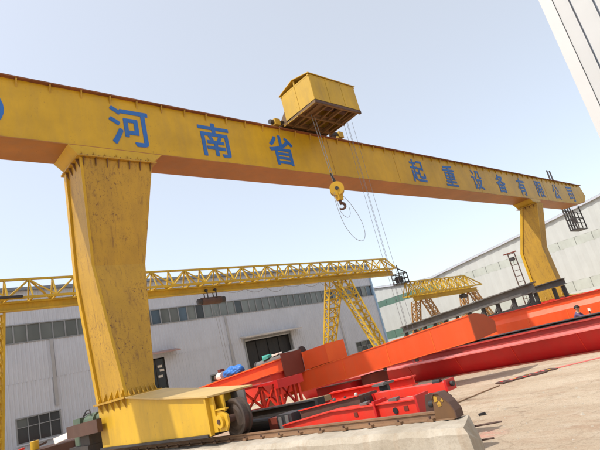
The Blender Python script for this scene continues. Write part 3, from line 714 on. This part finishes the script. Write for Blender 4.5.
# beam with brown end plate, left of it
pb = thing('lipped_orange_beam', 'orange steel beam with a maroon end plate, beside the yellow carriage', 'steel beam', (11.4, 16, 1.7))
def ringP(Y, zt, zb, x0=11.02, x1=11.75): return [(x0, Y, zb), (x0, Y, zt), (x1, Y, zt), (x1, Y, zb)]
PT = lambda y: 2.06-(y-13.4)*.048
MB().loft([ringP(13.42, PT(13.42), PT(13.42)-.34), ringP(19.6, PT(19.6), PT(19.6)-.34)]).build('box_body', 'orange', pb)
for dz, nm in ((.003, 'top_flange'), (-.385, 'bottom_flange')):
    MB().loft([[(10.93, y, PT(y)+dz), (11.84, y, PT(y)+dz), (11.84, y, PT(y)+dz+.04), (10.93, y, PT(y)+dz+.04)] for y in (13.4, 19.6)]).build(nm, 'orange_light', pb)
box(10.95, 11.86, 13.33, 13.39, 1.47, 2.24).build('end_plate', 'maroon', pb)
p2 = thing('low_red_beam', 'red steel beam supporting the lipped orange beam', 'steel beam', (11, 16, 0))
MB().loft([[(10.45, y, PT(y)-1.1), (11.25, y, PT(y)-1.1), (11.25, y, PT(y)-.40), (10.45, y, PT(y)-.40)] for y in (13.5, 19.6)]).build('web_box', 'red_bright', p2)
MB().loft([[(10.38, y, PT(y)-.42), (11.25, y, PT(y)-.42), (11.25, y, PT(y)-.39), (10.38, y, PT(y)-.39)] for y in (13.45, 19.6)]).build('top_flange', 'red_bright', p2)
for y in (14.2, 18.8): box(10.5, 11.2, y-.2, y+.2, 0, PT(y)-1.12).build('packing_block', 'wood', p2)
# things lying on the lipped beam: blue bundle, scrap, dark roll
bu = MB(); random.seed(3); rings = []
for i in range(34):
    s = i/33; y = L(16.3, 17.5, s); rr = .21*(math.sin(math.pi*min(max(s, .03), .97))**.3)
    ring = []
    for k in range(36):
        a = 2*math.pi*k/36
        f = 1+.10*math.sin(5*a+9*s)+.09*abs(math.sin(7*s*3.1+2*a))+.07*math.sin(11*a-17*s)+.05*abs(math.sin(23*s+4*a))-.06+random.uniform(-.03, .03)
        ring.append((11.35+rr*1.1*math.cos(a)*f, y+.03*math.sin(3*a+5*s), PT(y)+.20+max(-.155, rr*math.sin(a)*f)))
    rings.append(ring)
bu.loft(rings); tag(bu.build('tarp_bundle', 'tarp', smooth=True), 'crumpled blue tarp bundle lying on the lipped orange beam', 'tarp')
sb = thing('scrap_motor', 'pale brown motor scrap beside the blue tarp bundle', 'machine part', (11.35, 17.8, 1.9))
zz = PT(17.8)
MB().cyl((11.35, 17.62, zz+.2), (11.35, 17.95, zz+.19), .17, 14).build('housing', 'cream', sb); MB().cyl((11.35, 17.96, zz+.19), (11.35, 18.2, zz+.18), .11, 14).build('shaft_end', 'brown', sb)
box(11.25, 11.45, 17.65, 17.85, zz+.36, zz+.47).build('terminal_box', 'maroon', sb)
for y in (17.66, 17.9): box(11.2, 11.5, y, y+.04, zz+.045, zz+.12).build('foot', 'brown', sb)
dr = thing('dark_roller', 'long dark cylinder lying along the back of the lipped orange beam', 'roller', (12.1, 14.6, 1.5))
MB().cyl((12.08, 13.6, 2.16), (12.08, 16.2, 2.06), .17, 20).build('barrel', 'greysteel', dr)
for y, z in ((13.55, 2.162), (16.22, 2.06)): MB().cyl((12.08, y-.05, z), (12.08, y+.04, z), .19, 20).build('collar', 'dark', dr)
MB().bar((12.08, 13.9, 1.40), (12.08, 13.9, 2.0), .12).build('support_post', 'dark', dr); MB().bar((12.08, 15.9, 0), (12.08, 15.9, 1.93), .12).build('support_post', 'dark', dr)
cl = MB()
cl.loft([[(11.9+a*.34, 15.3+b*.45, 2.30+.05*math.sin(7*b+3*a)+c) for a, b in ((0, 0), (.5, -.1), (1, .1), (1.05, .6), (.8, 1), (.3, 1.05), (-.05, .7))] for c in (-.05, .05)])
tag(cl.build('teal_rag', 'teal'), 'crumpled teal rag on the dark cylinder', 'cloth')
cr_ = MB(); cr_.loft([[(11.95+a*.25, 14.7+b*.5, 2.33+.03*math.sin(6*b)+c) for a, b in ((0, 0), (.6, -.1), (1, .2), (1, .8), (.5, 1.1), (0, .8))] for c in (-.04, .02)])
tag(cr_.build('pale_rag', 'cream'), 'pale cream rag on the dark cylinder', 'cloth')

# red lattice frame
lf = thing('red_lattice_frame', 'red lattice braced frame standing beside the carriage wheel', 'steel frame', (8.2, 11, 0))
LX, LX2, LY0, LY1 = 8.15, 8.75, 10.2, 13.2
for xx in (LX, LX2):
    MB().bar((xx, LY0, .80), (xx, LY1, .80), .08, .09).build('bottom_rail', 'red_bright', lf)
    for y in (LY0+.03, LY0+.22, 11.0, 11.9, 12.8): MB().bar((xx, y, .3 if y < 10.3 else .8), (xx, y, 1.43), .06).build('post', 'red_bright', lf)
    for (a, b) in ((10.45, 11.0), (11.0, 10.45), (11.0, 11.9), (11.9, 11.0), (11.9, 12.8)): MB().bar((xx, a, .82), (xx, b, 1.42), .05).build('diagonal', 'red_bright', lf)
box(LX-.1, LX2+.1, LY0-.03, LY1, 1.43, 1.49).build('top_plate', 'red', lf)
box(LX-.13, LX2+.13, LY0-.06, LY0+.1, 1.30, 1.51).build('end_block', 'red', lf)
for y in (10.3, 12.7): box(LX-.05, LX2+.05, y-.15, y+.15, 0, .76).build('packing_block', 'dark', lf)

# dark channels and red trucks behind the rail
def long_thing(name, label, cat, parts, loc):
    o = thing(name, label, cat, loc)
    for nm, mb, mt in parts: mb.build(nm, mt, o)
    return o
long_thing('black_channel', 'long black channel beam leaning past the carriage wheel', 'steel beam', [
    ('channel', MB().ibeam((7.5, 11.3, .78), (7.5, 8.25, .82), .18, .30, .03), 'dark'), ('end_cap', box(7.39, 7.61, 8.16, 8.245, .70, .98), 'black'),
    ('support_block', box(7.4, 7.6, 10.2, 10.5, 0, .635), 'dark'), ('support_block', box(7.4, 7.6, 8.3, 8.95, 0, .665), 'greysteel')], (7.5, 9.7, 0))
long_thing('timber_baulk', 'pale timber baulk lying behind the black channel', 'timber', [
    ('baulk', MB().bar((8.2, 9.85, .84), (8.1, 8.6, .88), .25, .12), 'wood'), ('support_block', box(8.0, 8.3, 9.0, 9.3, 0, .80), 'brown')], (8.2, 9.2, 0))
long_thing('dark_plate_girder', 'dark brown flat girder lying behind the low red truck', 'steel beam', [
    ('plate', MB().bar((7.15, 8.2, .76), (7.1, 6.45, .87), .5, .16), 'brown'), ('edge_strip', MB().bar((6.88, 8.2, .85), (6.83, 6.45, .96), .04, .02), 'red_bright'),
    ('support_block', box(7.0, 7.3, 7.3, 7.6, 0, .70), 'dark')], (7.1, 7.3, 0))
random.seed(5)
for y, sz, mt, lb in ((6.7, .06, 'cream', 'pale bolt scrap on the dark brown girder'), (7.3, .07, 'greysteel', 'grey bolt scrap on the dark brown girder'), (7.0, .05, 'dark', 'black bolt scrap on the dark brown girder')):
    x = 7.05; z = L(.76, .87, (8.2-y)/1.75)+.083
    tag(MB().tube([(x-sz, y-sz*.6, z+sz*.3), (x, y, z+sz*.5), (x+sz, y+sz, z+sz*.3)], [sz*.35, sz*.5, sz*.25], 6).build('bolt_scrap', mt), lb, 'scrap', 'scrap bits on the dark girder')
lr = thing('low_red_truck', 'low bright red wheel truck box lying behind the rail', 'end truck', (6.6, 6.6, 0))
MB().loft([[(6.5, y, .16), (6.5, y, zt), (6.72, y, zt), (6.72, y, .16)] for y, zt in ((8.3, .66), (6.9, .79), (4.98, .80))]).build('box_body', 'red_bright', lr)
MB().loft([[(6.46, y, zt+.002), (6.76, y, zt+.002), (6.76, y, zt+.022), (6.46, y, zt+.022)] for y, zt in ((8.3, .66), (6.9, .79), (4.95, .80))]).build('top_plate', 'red_bright', lr)
for y in (4.94, 5.80): box(6.44, 6.78, y-.02, y+.02, .14, .87).build('end_plate', 'red', lr)
MB().cyl((6.485, 5.42, .68), (6.499, 5.42, .68), .05, 16).build('axle_hole', 'black', lr)
box(6.49, 6.498, 5.16, 5.24, .66, .73).build('label_plate', 'maroon', lr); box(6.49, 6.498, 6.25, 6.33, .66, .73).build('label_plate', 'maroon', lr)
for y in (5.35, 6.0): MB().loft([[(6.5+a*.16, y+b*.22, .845+c+.01*math.sin(9*a+b)) for a, b in ((0, 0), (.8, .1), (1, .8), (.4, 1))] for c in (-.02, .02)]).build('grout_lump', 'greysteel', lr)
box(6.55, 6.75, 5.2, 5.6, 0, .16).build('packing_block', 'wood', lr); box(6.55, 6.75, 7.4, 7.8, 0, .16).build('packing_block', 'wood', lr)
ur = thing('upper_red_truck', 'bright red channel box with end plates, raised behind the low red truck', 'end truck', (7.3, 5.6, 0))
MB().box(7.2, 7.42, 4.86, 6.4, .775, .905).build('box_body', 'red_bright', ur)
for y, z1 in ((4.84, .94), (6.42, .91)): box(7.18, 7.44, y-.02, y+.02, .76, z1).build('end_plate', 'red', ur)
MB().cyl((7.31, 5.0, .91), (7.31, 5.14, .91), .05, 14).build('roller', 'black', ur)
MB().cyl((7.3, 4.81, .86), (7.3, 4.76, .86), .04, 12).build('bolt', 'dark', ur)
for y in (5.1, 6.2): box(7.22, 7.4, y-.12, y+.12, 0, .774).build('packing_block', 'brown', ur)
MB().loft([[(6.98, y, .65), (6.98, y, .9), (7.1, y, .9), (7.1, y, .65)] for y in (6.42, 6.62)]).build('bracket', 'dark', ur)
tp = thing('brown_plate', 'dark brown steel plate standing between red truck and rail stop', 'steel plate', (6.5, 4.6, 0))
MB().prism([(4.30, .0), (4.86, .0), (4.86, .30), (4.72, .86), (4.42, .88), (4.30, .80)], 'x', 6.40, 6.46).build('plate', 'brown', tp)
MB().bar((6.43, 4.32, .02), (6.8, 4.45, .02), .06).build('foot', 'brown', tp); MB().bar((6.47, 4.78, .02), (6.8, 4.78, .02), .06).build('foot', 'brown', tp)

rb = thing('red_channel_stack', 'two short red channels stacked on blocks under the tilted girder', 'steel beam', (9.0, 8.2, 0))
for k, (x, z) in enumerate(((8.9, .58), (9.05, .80))): MB().ibeam((x, 9.4, z), (x+.1, 7.2-.3*k, z+.03), .22, .2, .03).build('channel', ('red', 'red_bright')[k], rb)
for y in (7.5, 9.1): box(8.8, 9.2, y-.12, y+.12, 0, .47).build('packing_block', 'brown', rb)
sk_ = thing('black_bracket', 'black welded steel bracket standing behind the upper red channel box', 'steel bracket', (8.0, 6.9, 0))
box(7.8, 8.2, 6.6, 7.0, 0, .06).build('base_plate', 'dark', sk_); MB().prism([(6.62, .062), (6.98, .062), (6.9, .95), (6.7, 1.02)], 'x', 7.96, 8.04).build('gusset_plate', 'dark', sk_)
box(7.82, 8.18, 6.66, 6.95, .96, 1.0).build('cap_plate', 'greysteel', sk_)
gc = thing('gear_case', 'dark grey gear case with maroon side plate behind the rail, right of the carriage wheel', 'machine part', (6.7, 8.9, 0))
box(6.75, 7.2, 8.32, 8.8, .1, .84).build('case_body', 'dark', gc); box(6.72, 6.749, 8.40, 8.5, .2, .82).build('side_plate', 'greysteel', gc); box(6.72, 6.749, 8.62, 8.72, .2, .80).build('side_plate', 'greysteel', gc)
box(6.74, 7.2, 8.81, 9.1, .1, .80).build('side_box', 'maroon', gc); box(6.65, 7.25, 8.25, 10.3, 0, .1).build('base_skid', 'dark', gc)
MB().cyl((6.95, 9.2, .66), (6.95, 10.05, .66), .15, 18).build('shaft_drum', 'black', gc); MB().cyl((6.95, 10.05, .66), (6.95, 10.12, .66), .10, 16).build('shaft_cap', 'cream', gc)
for y in (9.3, 9.9): box(6.82, 7.08, y-.06, y+.06, .1, .56).build('bearing_block', 'dark', gc)
# ---- rail foundation, rail, stop
fd = thing('rail_foundation', 'rough pale concrete beam carrying the near crane rail', 'rail foundation', (5.9, 18, 0))
bm_pts = []; random.seed(11); ny = 80; prof = [(5.36, 0), (5.36, .3), (5.37, .50), (5.42, .575), (5.55, .585), (6.0, .585), (6.08, .56), (6.12, .3), (6.14, 0)]
rings = []
for i in range(ny+1):
    y = 3.55 if i == 0 else 3.98+((i-1)/ny)**1.6*32
    j = .02 if i else .03
    rings.append([(a+random.uniform(-j, j)*.6, y+(random.uniform(-.03, .03)+(a-5.36)*.5-.14*(.6-b) if i == 0 else 0), b+(random.uniform(-.012, .012) if b else 0)) for a, b in prof])
cap = rings[0]; cen = (5.75, 3.60, .32); np_ = len(cap)
cm = MB().loft(rings, caps=False); cm.add(cap+[cen], [(i, (i+1) % np_, np_) for i in range(np_)])
cm.build('concrete_beam', 'concrete', fd)
for (z, l, x) in ((.46, .16, 5.9), (.3, .05, 5.8)): MB().tube([(x, 3.9, z), (x+.14, 3.60-l, z+.01)], .012, 8).build('rebar', 'brown', fd)
crn = thing('crane_rail', 'rusty crane rail on the concrete beam', 'rail', (5.92, 18, .59))
MB().prism([(5.83, .592), (6.01, .592), (6.01, .607), (5.94, .622), (5.935, .665), (5.955, .675), (5.955, .70), (5.885, .70), (5.885, .675), (5.905, .665), (5.90, .622), (5.83, .607)], 'y', 3.95, 35.5).build('rail_section', 'rail', crn)
clip = box(5.78, 5.85, -.05, .05, .594, .632).mesh('rail_clip', 'rail'); bolt = MB().cyl((5.80, 0, .632), (5.80, 0, .665), .016, 8).mesh('clip_bolt', 'brown')
y = 4.3
while y < 20:
    o = put('rail_clip', clip, crn, (0, y, 0)); put('clip_bolt', bolt, o, (0, y, 0)); y += .55
es = thing('rail_stop', 'rusty end stop with worn yellow paint at the end of the near rail', 'rail stop', (5.9, 4, .6))
CP = [(3.92, .597), (4.24, .597), (4.21, .86), (4.16, .925), (4.09, .925), (3.97, .80), (3.92, .70)]
for xx in (5.85, 5.965): MB().prism(CP, 'x', xx-.012, xx+.012).build('cheek_plate', 'flange_rust' if xx < 5.9 else 'brown', es)
MB().loft([[(x, 4.225, .86), (x, 4.165, .94), (x, 4.08, .94), (x, 3.955, .81), (x, 3.90, .70), (x, 3.90, .60), (x, 3.915, .60), (x, 3.917, .70), (x, 3.97, .805), (x, 4.09, .928), (x, 4.16, .928), (x, 4.21, .86)] for x in (5.82, 5.99)]).build('cover_plate', 'brown', es)
random.seed(31)
for cy, cz, rr in ((4.155, .865, .05), (4.115, .80, .045), (4.06, .84, .02)):
    MB().prism([(cy+rr*random.uniform(.5, 1.2)*math.cos(q*.9), cz+rr*random.uniform(.6, 1.4)*math.sin(q*.9)) for q in range(7)], 'x', 5.833, 5.8375).build('paint_patch', 'yellow_rusty', es)
MB().cyl((5.9, 4.242, .80), (5.9, 4.31, .80), .045, 14).build('buffer', 'black', es)

# ---- far crane rail foundation on the other side
ff = thing('far_rail_foundation', 'low concrete strip under the far crane leg', 'rail foundation', (39.3, 18, 0))
box(38.7, 39.95, 2, 36, 0, .58).build('concrete_beam', 'concrete', ff); box(39.27, 39.37, 3, 35, .583, .70).build('rail_section', 'rail', ff)

# ---- raised dark track beams and mast in the background
db = thing('raised_track_beam', 'dark steel beam raised on short posts behind the orange girders', 'steel beam', (32, 18, 0))
p, q = Vector((30, 12.3, 2.84)), Vector((36, 26.8, 2.52))
MB().ibeam(p, q, .55, .58, .07).build('track_beam', 'greysteel', db)
for i in range(11):
    c = p.lerp(q, .03+i*.094); MB().bar((c.x, c.y, .0), (c.x, c.y, c.z-.28), .2, .2).build('post', 'dark', db)
    MB().bar((c.x+.06, c.y+.13, 2.2), (c.x+.42, c.y+.95, 1.45), .13).build('knee_brace', 'greysteel', db)
MB().bar(p+Vector((0, 0, -.95)), q+Vector((0, 0, -.95)), .2, .24).build('lower_rail', 'dark', db)
d2 = thing('short_track_beam', 'short dark steel beam on posts right of the raised track beam', 'steel beam', (33, 12.8, 0))
MB().ibeam((33.0, 14.2, 2.76), (33.0, 11.6, 2.80), .5, .4, .05).build('track_beam', 'greysteel', d2)
for y in (11.8, 12.4, 13.6): MB().bar((33, y, 0), (33, y, 2.56), .2).build('post', 'dark', d2)
random.seed(9)
for i, (y, mt, lb) in enumerate(((14.6, 'tarp', 'blue painted crate seen between posts of the raised beam'), (13.2, 'red_bright', 'orange red crate seen between posts of the raised beam'), (19.5, 'green', 'green crate seen between posts of the raised beam'))):
    x = 35.5 if i < 2 else 38
    c = thing('steel_crate', lb, 'crate', (x, y, 0))
    box(x, x+1.2, y, y+1.6, .1, 1.85).build('crate_body', mt, c); box(x-.04, x+1.24, y-.04, y+1.64, 1.853, 1.93).build('crate_lid', mt, c)
    for yy in (y+.2, y+1.3): box(x+.05, x+1.15, yy, yy+.15, 0, .098).build('skid', 'wood', c)
ma = thing('ladder_mast', 'slim dark ladder mast left of the far crane leg', 'ladder', (34.5, 14.8, 0))
for y in (14.62, 15.1): MB().bar((34.5, y, 0), (34.5, y, 5.65), .055).build('upright', 'brown', ma)
for i in range(14): MB().bar((34.5, 14.6, .4+i*.4), (34.5, 15.12, .4+i*.4), .04).build('rung', 'brown', ma)
MB().bar((34.5, 14.45, 5.68), (34.5, 15.4, 5.68), .08).build('top_arm', 'maroon', ma); box(34.4, 34.6, 14.75, 15.05, 5.1, 5.35).build('lamp_box', 'dark', ma)

# ---- clutter at the far left under the workshop window
bs = thing('scrap_bin', 'dark steel scrap bin at the lower left below the workshop window', 'bin', (6.4, 24, 0))
MB().loft([[(4.2, 22.5, 0), (9.2, 22.5, 0), (9.2, 25.5, 0), (4.2, 25.5, 0)], [(4.1, 22.4, 1.02), (9.3, 22.4, 1.02), (9.3, 25.6, 1.02), (4.1, 25.6, 1.02)]]).build('bin_body', 'brown', bs)
for x in (4.6, 5.8, 7.0, 8.2): box(x, x+.1, 22.34, 22.40, .1, 1.0).build('rib', 'brown', bs)
rp_ = MB(); rp_.loft([[(7.55, 23.2, 1.03), (8.35, 22.9, 1.03), (8.6, 23.5, 1.03), (7.8, 23.8, 1.03)], [(7.5, 23.2, 1.40), (8.15, 22.9, 1.62), (8.5, 23.5, 1.62), (7.7, 23.8, 1.36)]])
tag(rp_.build('red_guard', 'red_bright'), 'tilted pinkish red sheet guard beside the drive motor', 'guard')
ws = MB(); ws.loft([[(6.35, 22.7, 1.05+c), (7.2, 22.6, 1.2+c), (7.35, 23.3, 1.40+c), (6.5, 23.4, 1.25+c)] for c in (0, .02)])
tag(ws.build('pale_sheet', 'cream'), 'pale sheet lying tilted on the scrap bin', 'sheet')
od = thing('orange_drum', 'small orange yellow drum standing on the scrap bin', 'drum', (5.75, 23.2, 1.03))
MB().tube([(5.75, 23.2, 1.03), (5.75, 23.2, 1.05), (5.75, 23.2, 1.36), (5.75, 23.2, 1.38)], [.15, .16, .16, .14], 18).build('drum_body', 'orange_yellow' if 'orange_yellow' in M else 'yellow', od)
MB().cyl((5.75, 23.2, 1.38), (5.75, 23.2, 1.43), .05, 12).build('cap', 'dark', od)
for x, y, a, ln, mt, lb in ((5.0, 23.0, .3, .7, 'red_bright', 'red steel offcut lying in the scrap bin'), (6.1, 24.0, -.5, .6, 'brown', 'rusty brown steel offcut lying in the scrap bin'), (4.7, 24.2, .6, .8, 'wood', 'timber offcut lying in the scrap bin'), (7.1, 24.3, -.2, .6, 'greysteel', 'grey steel offcut lying in the scrap bin')):
    o = MB().bar((x-ln/2*math.cos(a), y-ln/2*math.sin(a), 1.07), (x+ln/2*math.cos(a), y+ln/2*math.sin(a), 1.2), .12, .08).build('offcut', mt); tag(o, lb, 'offcut', 'offcuts in the scrap bin')

# ---- litter on the open ground
fb = thing('painted_strip', 'rusty flat bar with red and yellow paint lying on the open ground', 'flat bar', (13.7, 6.6, 0))
random.seed(17); up_e = []; lo_e = []
for k in range(13):
    c = Vector((12.95, 7.1, 0)).lerp(Vector((14.3, 6.1, 0)), k/12); n_ = Vector((.6, .8, 0))
    up_e.append(c+n_*random.uniform(.10, .30)); lo_e.append(c-n_*random.uniform(.10, .30))
ring = up_e+lo_e[::-1]
MB().loft([[p+Vector((0, 0, z)) for p in ring] for z in (.004, .03)]).build('bar', 'brown', fb)
for i in range(11):
    c = Vector((13.1, 7.0, .033)).lerp(Vector((14.2, 6.18, .033)), i/10.)+Vector((random.uniform(-.12, .12), random.uniform(-.12, .12), 0)); a = random.uniform(0, 3)
    MB().loft([[c+Vector((r_*math.cos(a+q*1.05), r_*math.sin(a+q*1.05), z)) for q, r_ in enumerate([random.uniform(.03, .09) for _ in range(6)])] for z in (0, .006)][:1]*1+[[c+Vector((.05*math.cos(a+q*1.05), .05*math.sin(a+q*1.05), .006)) for q in range(6)]]).build('paint_patch', ('red_bright', 'red_dusty', 'yellow_rusty', 'red_bright')[i % 4], fb)
tag(MB().tube(smooth_pts([(14.3, 6.1, .012), (14.6, 5.75, .012), (15.0, 5.3, .012), (15.2, 4.95, .012), (15.7, 4.3, .012)]), .02, 6).build('red_hose', 'red_dusty'), 'thin red hose running over the ground towards the right edge', 'hose')
tag(MB().tube([(10.4, 7.1, .015), (11.6, 7.0, .02), (12.6, 6.9, .015)], .014, 6).build('long_rod', 'rail'), 'thin brown rod lying behind the rail stop', 'rod')
tag(MB().bar((9.0, 5.55, .02), (9.07, 5.43, .03), .05, .04).build('dark_lump', 'black'), 'small dark lump on the ground beside the rail stop', 'debris')
# small stones and chips, too many to count
st = MB(); random.seed(21)
for i in range(900):
    d_ = random.uniform(0, 1); x = 5.8+14*random.random()**1.2; y = random.uniform(1.0, 11)
    if x < 6.9 and y > 3.3: continue
    if 16.3 < x < 19 : continue
    s = random.uniform(.008, .03)*(2.2 if random.random() < .05 else 1)
    a = [Vector((random.uniform(.6, 1)*s*c, random.uniform(.6, 1)*s*e, 0)) for c, e in ((1, 0), (0, 1), (-1, 0), (0, -1))]
    b = Vector((x, y, 0)); st.add([b+v for v in a]+[b+Vector((0, 0, s*.7))], [(0, 1, 4), (1, 2, 4), (2, 3, 4), (3, 0, 4)])
o = st.build('gravel', 'concrete'); tag(o, 'loose stones and chips scattered over the yard ground', 'gravel'); o['kind'] = 'stuff'

# ================================================================== THE WORKER
def person():
    root = Vector((23.4, 8.30, 0))
    J = {  # y is the figure's facing axis (towards -y), x across
        'pelvis': ((0, .12, .46), .15), 'waist': ((0, .06, .66), .135), 'chest': ((0, -.06, .90), .16), 'neck': ((0, -.11, 1.09), .062), 'head': ((0, -.15, 1.20), .09), 'crown': ((0, -.15, 1.31), .075),
        'shL': ((-.17, -.08, 1.02), .075), 'elL': ((-.24, -.28, .86), .052), 'wrL': ((-.16, -.50, .86), .038), 'haL': ((-.14, -.58, .88), .035),
        'shR': ((.17, -.08, 1.02), .075), 'elR': ((.23, -.24, .80), .052), 'wrR': ((.12, -.44, .76), .038), 'haR': ((.1, -.52, .77), .035),
        'hipL': ((-.11, .1, .42), .1), 'knL': ((-.2, -.3, .52), .07), 'anL': ((-.18, -.05, .09), .045), 'toL': ((-.2, -.22, .045), .04),
        'hipR': ((.11, .1, .42), .1), 'knR': ((.2, -.3, .52), .07), 'anR': ((.18, -.05, .09), .045), 'toR': ((.2, -.22, .045), .04)}
    # five fingers per hand
    E = [('pelvis', 'waist'), ('waist', 'chest'), ('chest', 'neck'), ('neck', 'head'), ('head', 'crown')]
    for s in 'LR':
        E += [('chest', 'sh'+s), ('sh'+s, 'el'+s), ('el'+s, 'wr'+s), ('wr'+s, 'ha'+s), ('pelvis', 'hip'+s), ('hip'+s, 'kn'+s), ('kn'+s, 'an'+s), ('an'+s, 'to'+s)]
        hb = Vector(J['ha'+s][0])
        for k in range(5):
            ox = (-.03+.018*k) if k < 4 else (.045 if s == 'L' else -.045); ln = (.05, .06, .065, .055, .04)[k]
            J[f'f{s}{k}'] = (tuple(hb+Vector((ox, -.04 if k < 4 else -.01, 0))), .010); J[f't{s}{k}'] = (tuple(hb+Vector((ox*1.2, -.04-ln*.7, -ln*.5))), .008)
            E += [('ha'+s, f'f{s}{k}'), (f'f{s}{k}', f't{s}{k}')]
    names = list(J); me = bpy.data.meshes.new('person')
    me.from_pydata([Vector(J[n][0])+root for n in names], [(names.index(a), names.index(b)) for a, b in E], [])
    o = bpy.data.objects.new('person', me); col.objects.link(o)
    sk = o.modifiers.new('skin', 'SKIN'); o.modifiers.new('sub', 'SUBSURF').levels = 2
    for i, n in enumerate(names):
        v = me.skin_vertices[0].data[i]; v.radius = (J[n][1],)*2; v.use_root = (n == 'pelvis')
    dg = bpy.context.evaluated_depsgraph_get(); dg.update()
    nm = bpy.data.meshes.new_from_object(o.evaluated_get(dg)); o.modifiers.clear(); o.data = nm; nm.name = 'person'
    nm.materials.clear()
    for k in ('shirt', 'trousers', 'skin', 'collar'): nm.materials.append(M[k])
    for pl in nm.polygons:
        c = pl.center-root; pl.use_smooth = True
        pl.material_index = 2 if (c.z > 1.09 or c.y < -.49) else 3 if (c.z > 1.02 and abs(c.x) < .14) else 1 if (c.z < .6 and not (c.y < -.36 and c.z > .6)) else 0
    hr = MB(); rings = []
    for i in range(7):
        a = L(-.35, 1.45, i/6); r_ = max(.02, .112*math.cos(a))
        rings.append([(root.x+r_*math.cos(2*math.pi*k/14), root.y-.135+r_*1.12*math.sin(2*math.pi*k/14), 1.262+.115*math.sin(a)+(.03 if a < 0 and math.sin(2*math.pi*k/14) < 0 else 0)) for k in range(14)])
    hr.loft(rings).build('hair', 'hair', o, smooth=True)
    MB().box(root.x-.02, root.x+.02, root.y-.40, root.y-.26, 1.2, 1.21)
    for s in (-1, 1):
        MB().tube([(root.x+s*.035, root.y-.235, 1.235), (root.x+s*.035, root.y-.25, 1.235)], .012, 8).build('eye', 'hair', o)
        MB().tube([(root.x+s*.092, root.y-.14, 1.21), (root.x+s*.115, root.y-.13, 1.24)], .022, 8).build('ear', 'skin', o)
    MB().tube([(root.x, root.y-.235, 1.23), (root.x, root.y-.27, 1.195)], [.01, .018], 8).build('nose', 'skin', o)
    MB().bar((root.x-.025, root.y-.236, 1.165), (root.x+.025, root.y-.236, 1.165), .012, .01).build('mouth', 'maroon', o)
    return tag(o, 'worker with dark hair and purple shirt crouching between the red and orange beams', 'person')
person()
tg = thing('hand_tool', 'small pale hand tool held up by the crouching worker', 'tool', (23.3, 7.68, .85))
MB().tube([(23.29, 7.70, .84), (23.28, 7.69, 1.02)], .02, 8).build('handle', 'dark', tg); MB().box(23.23, 23.33, 7.62, 7.72, 1.02, 1.13).build('tool_head', 'cream', tg)
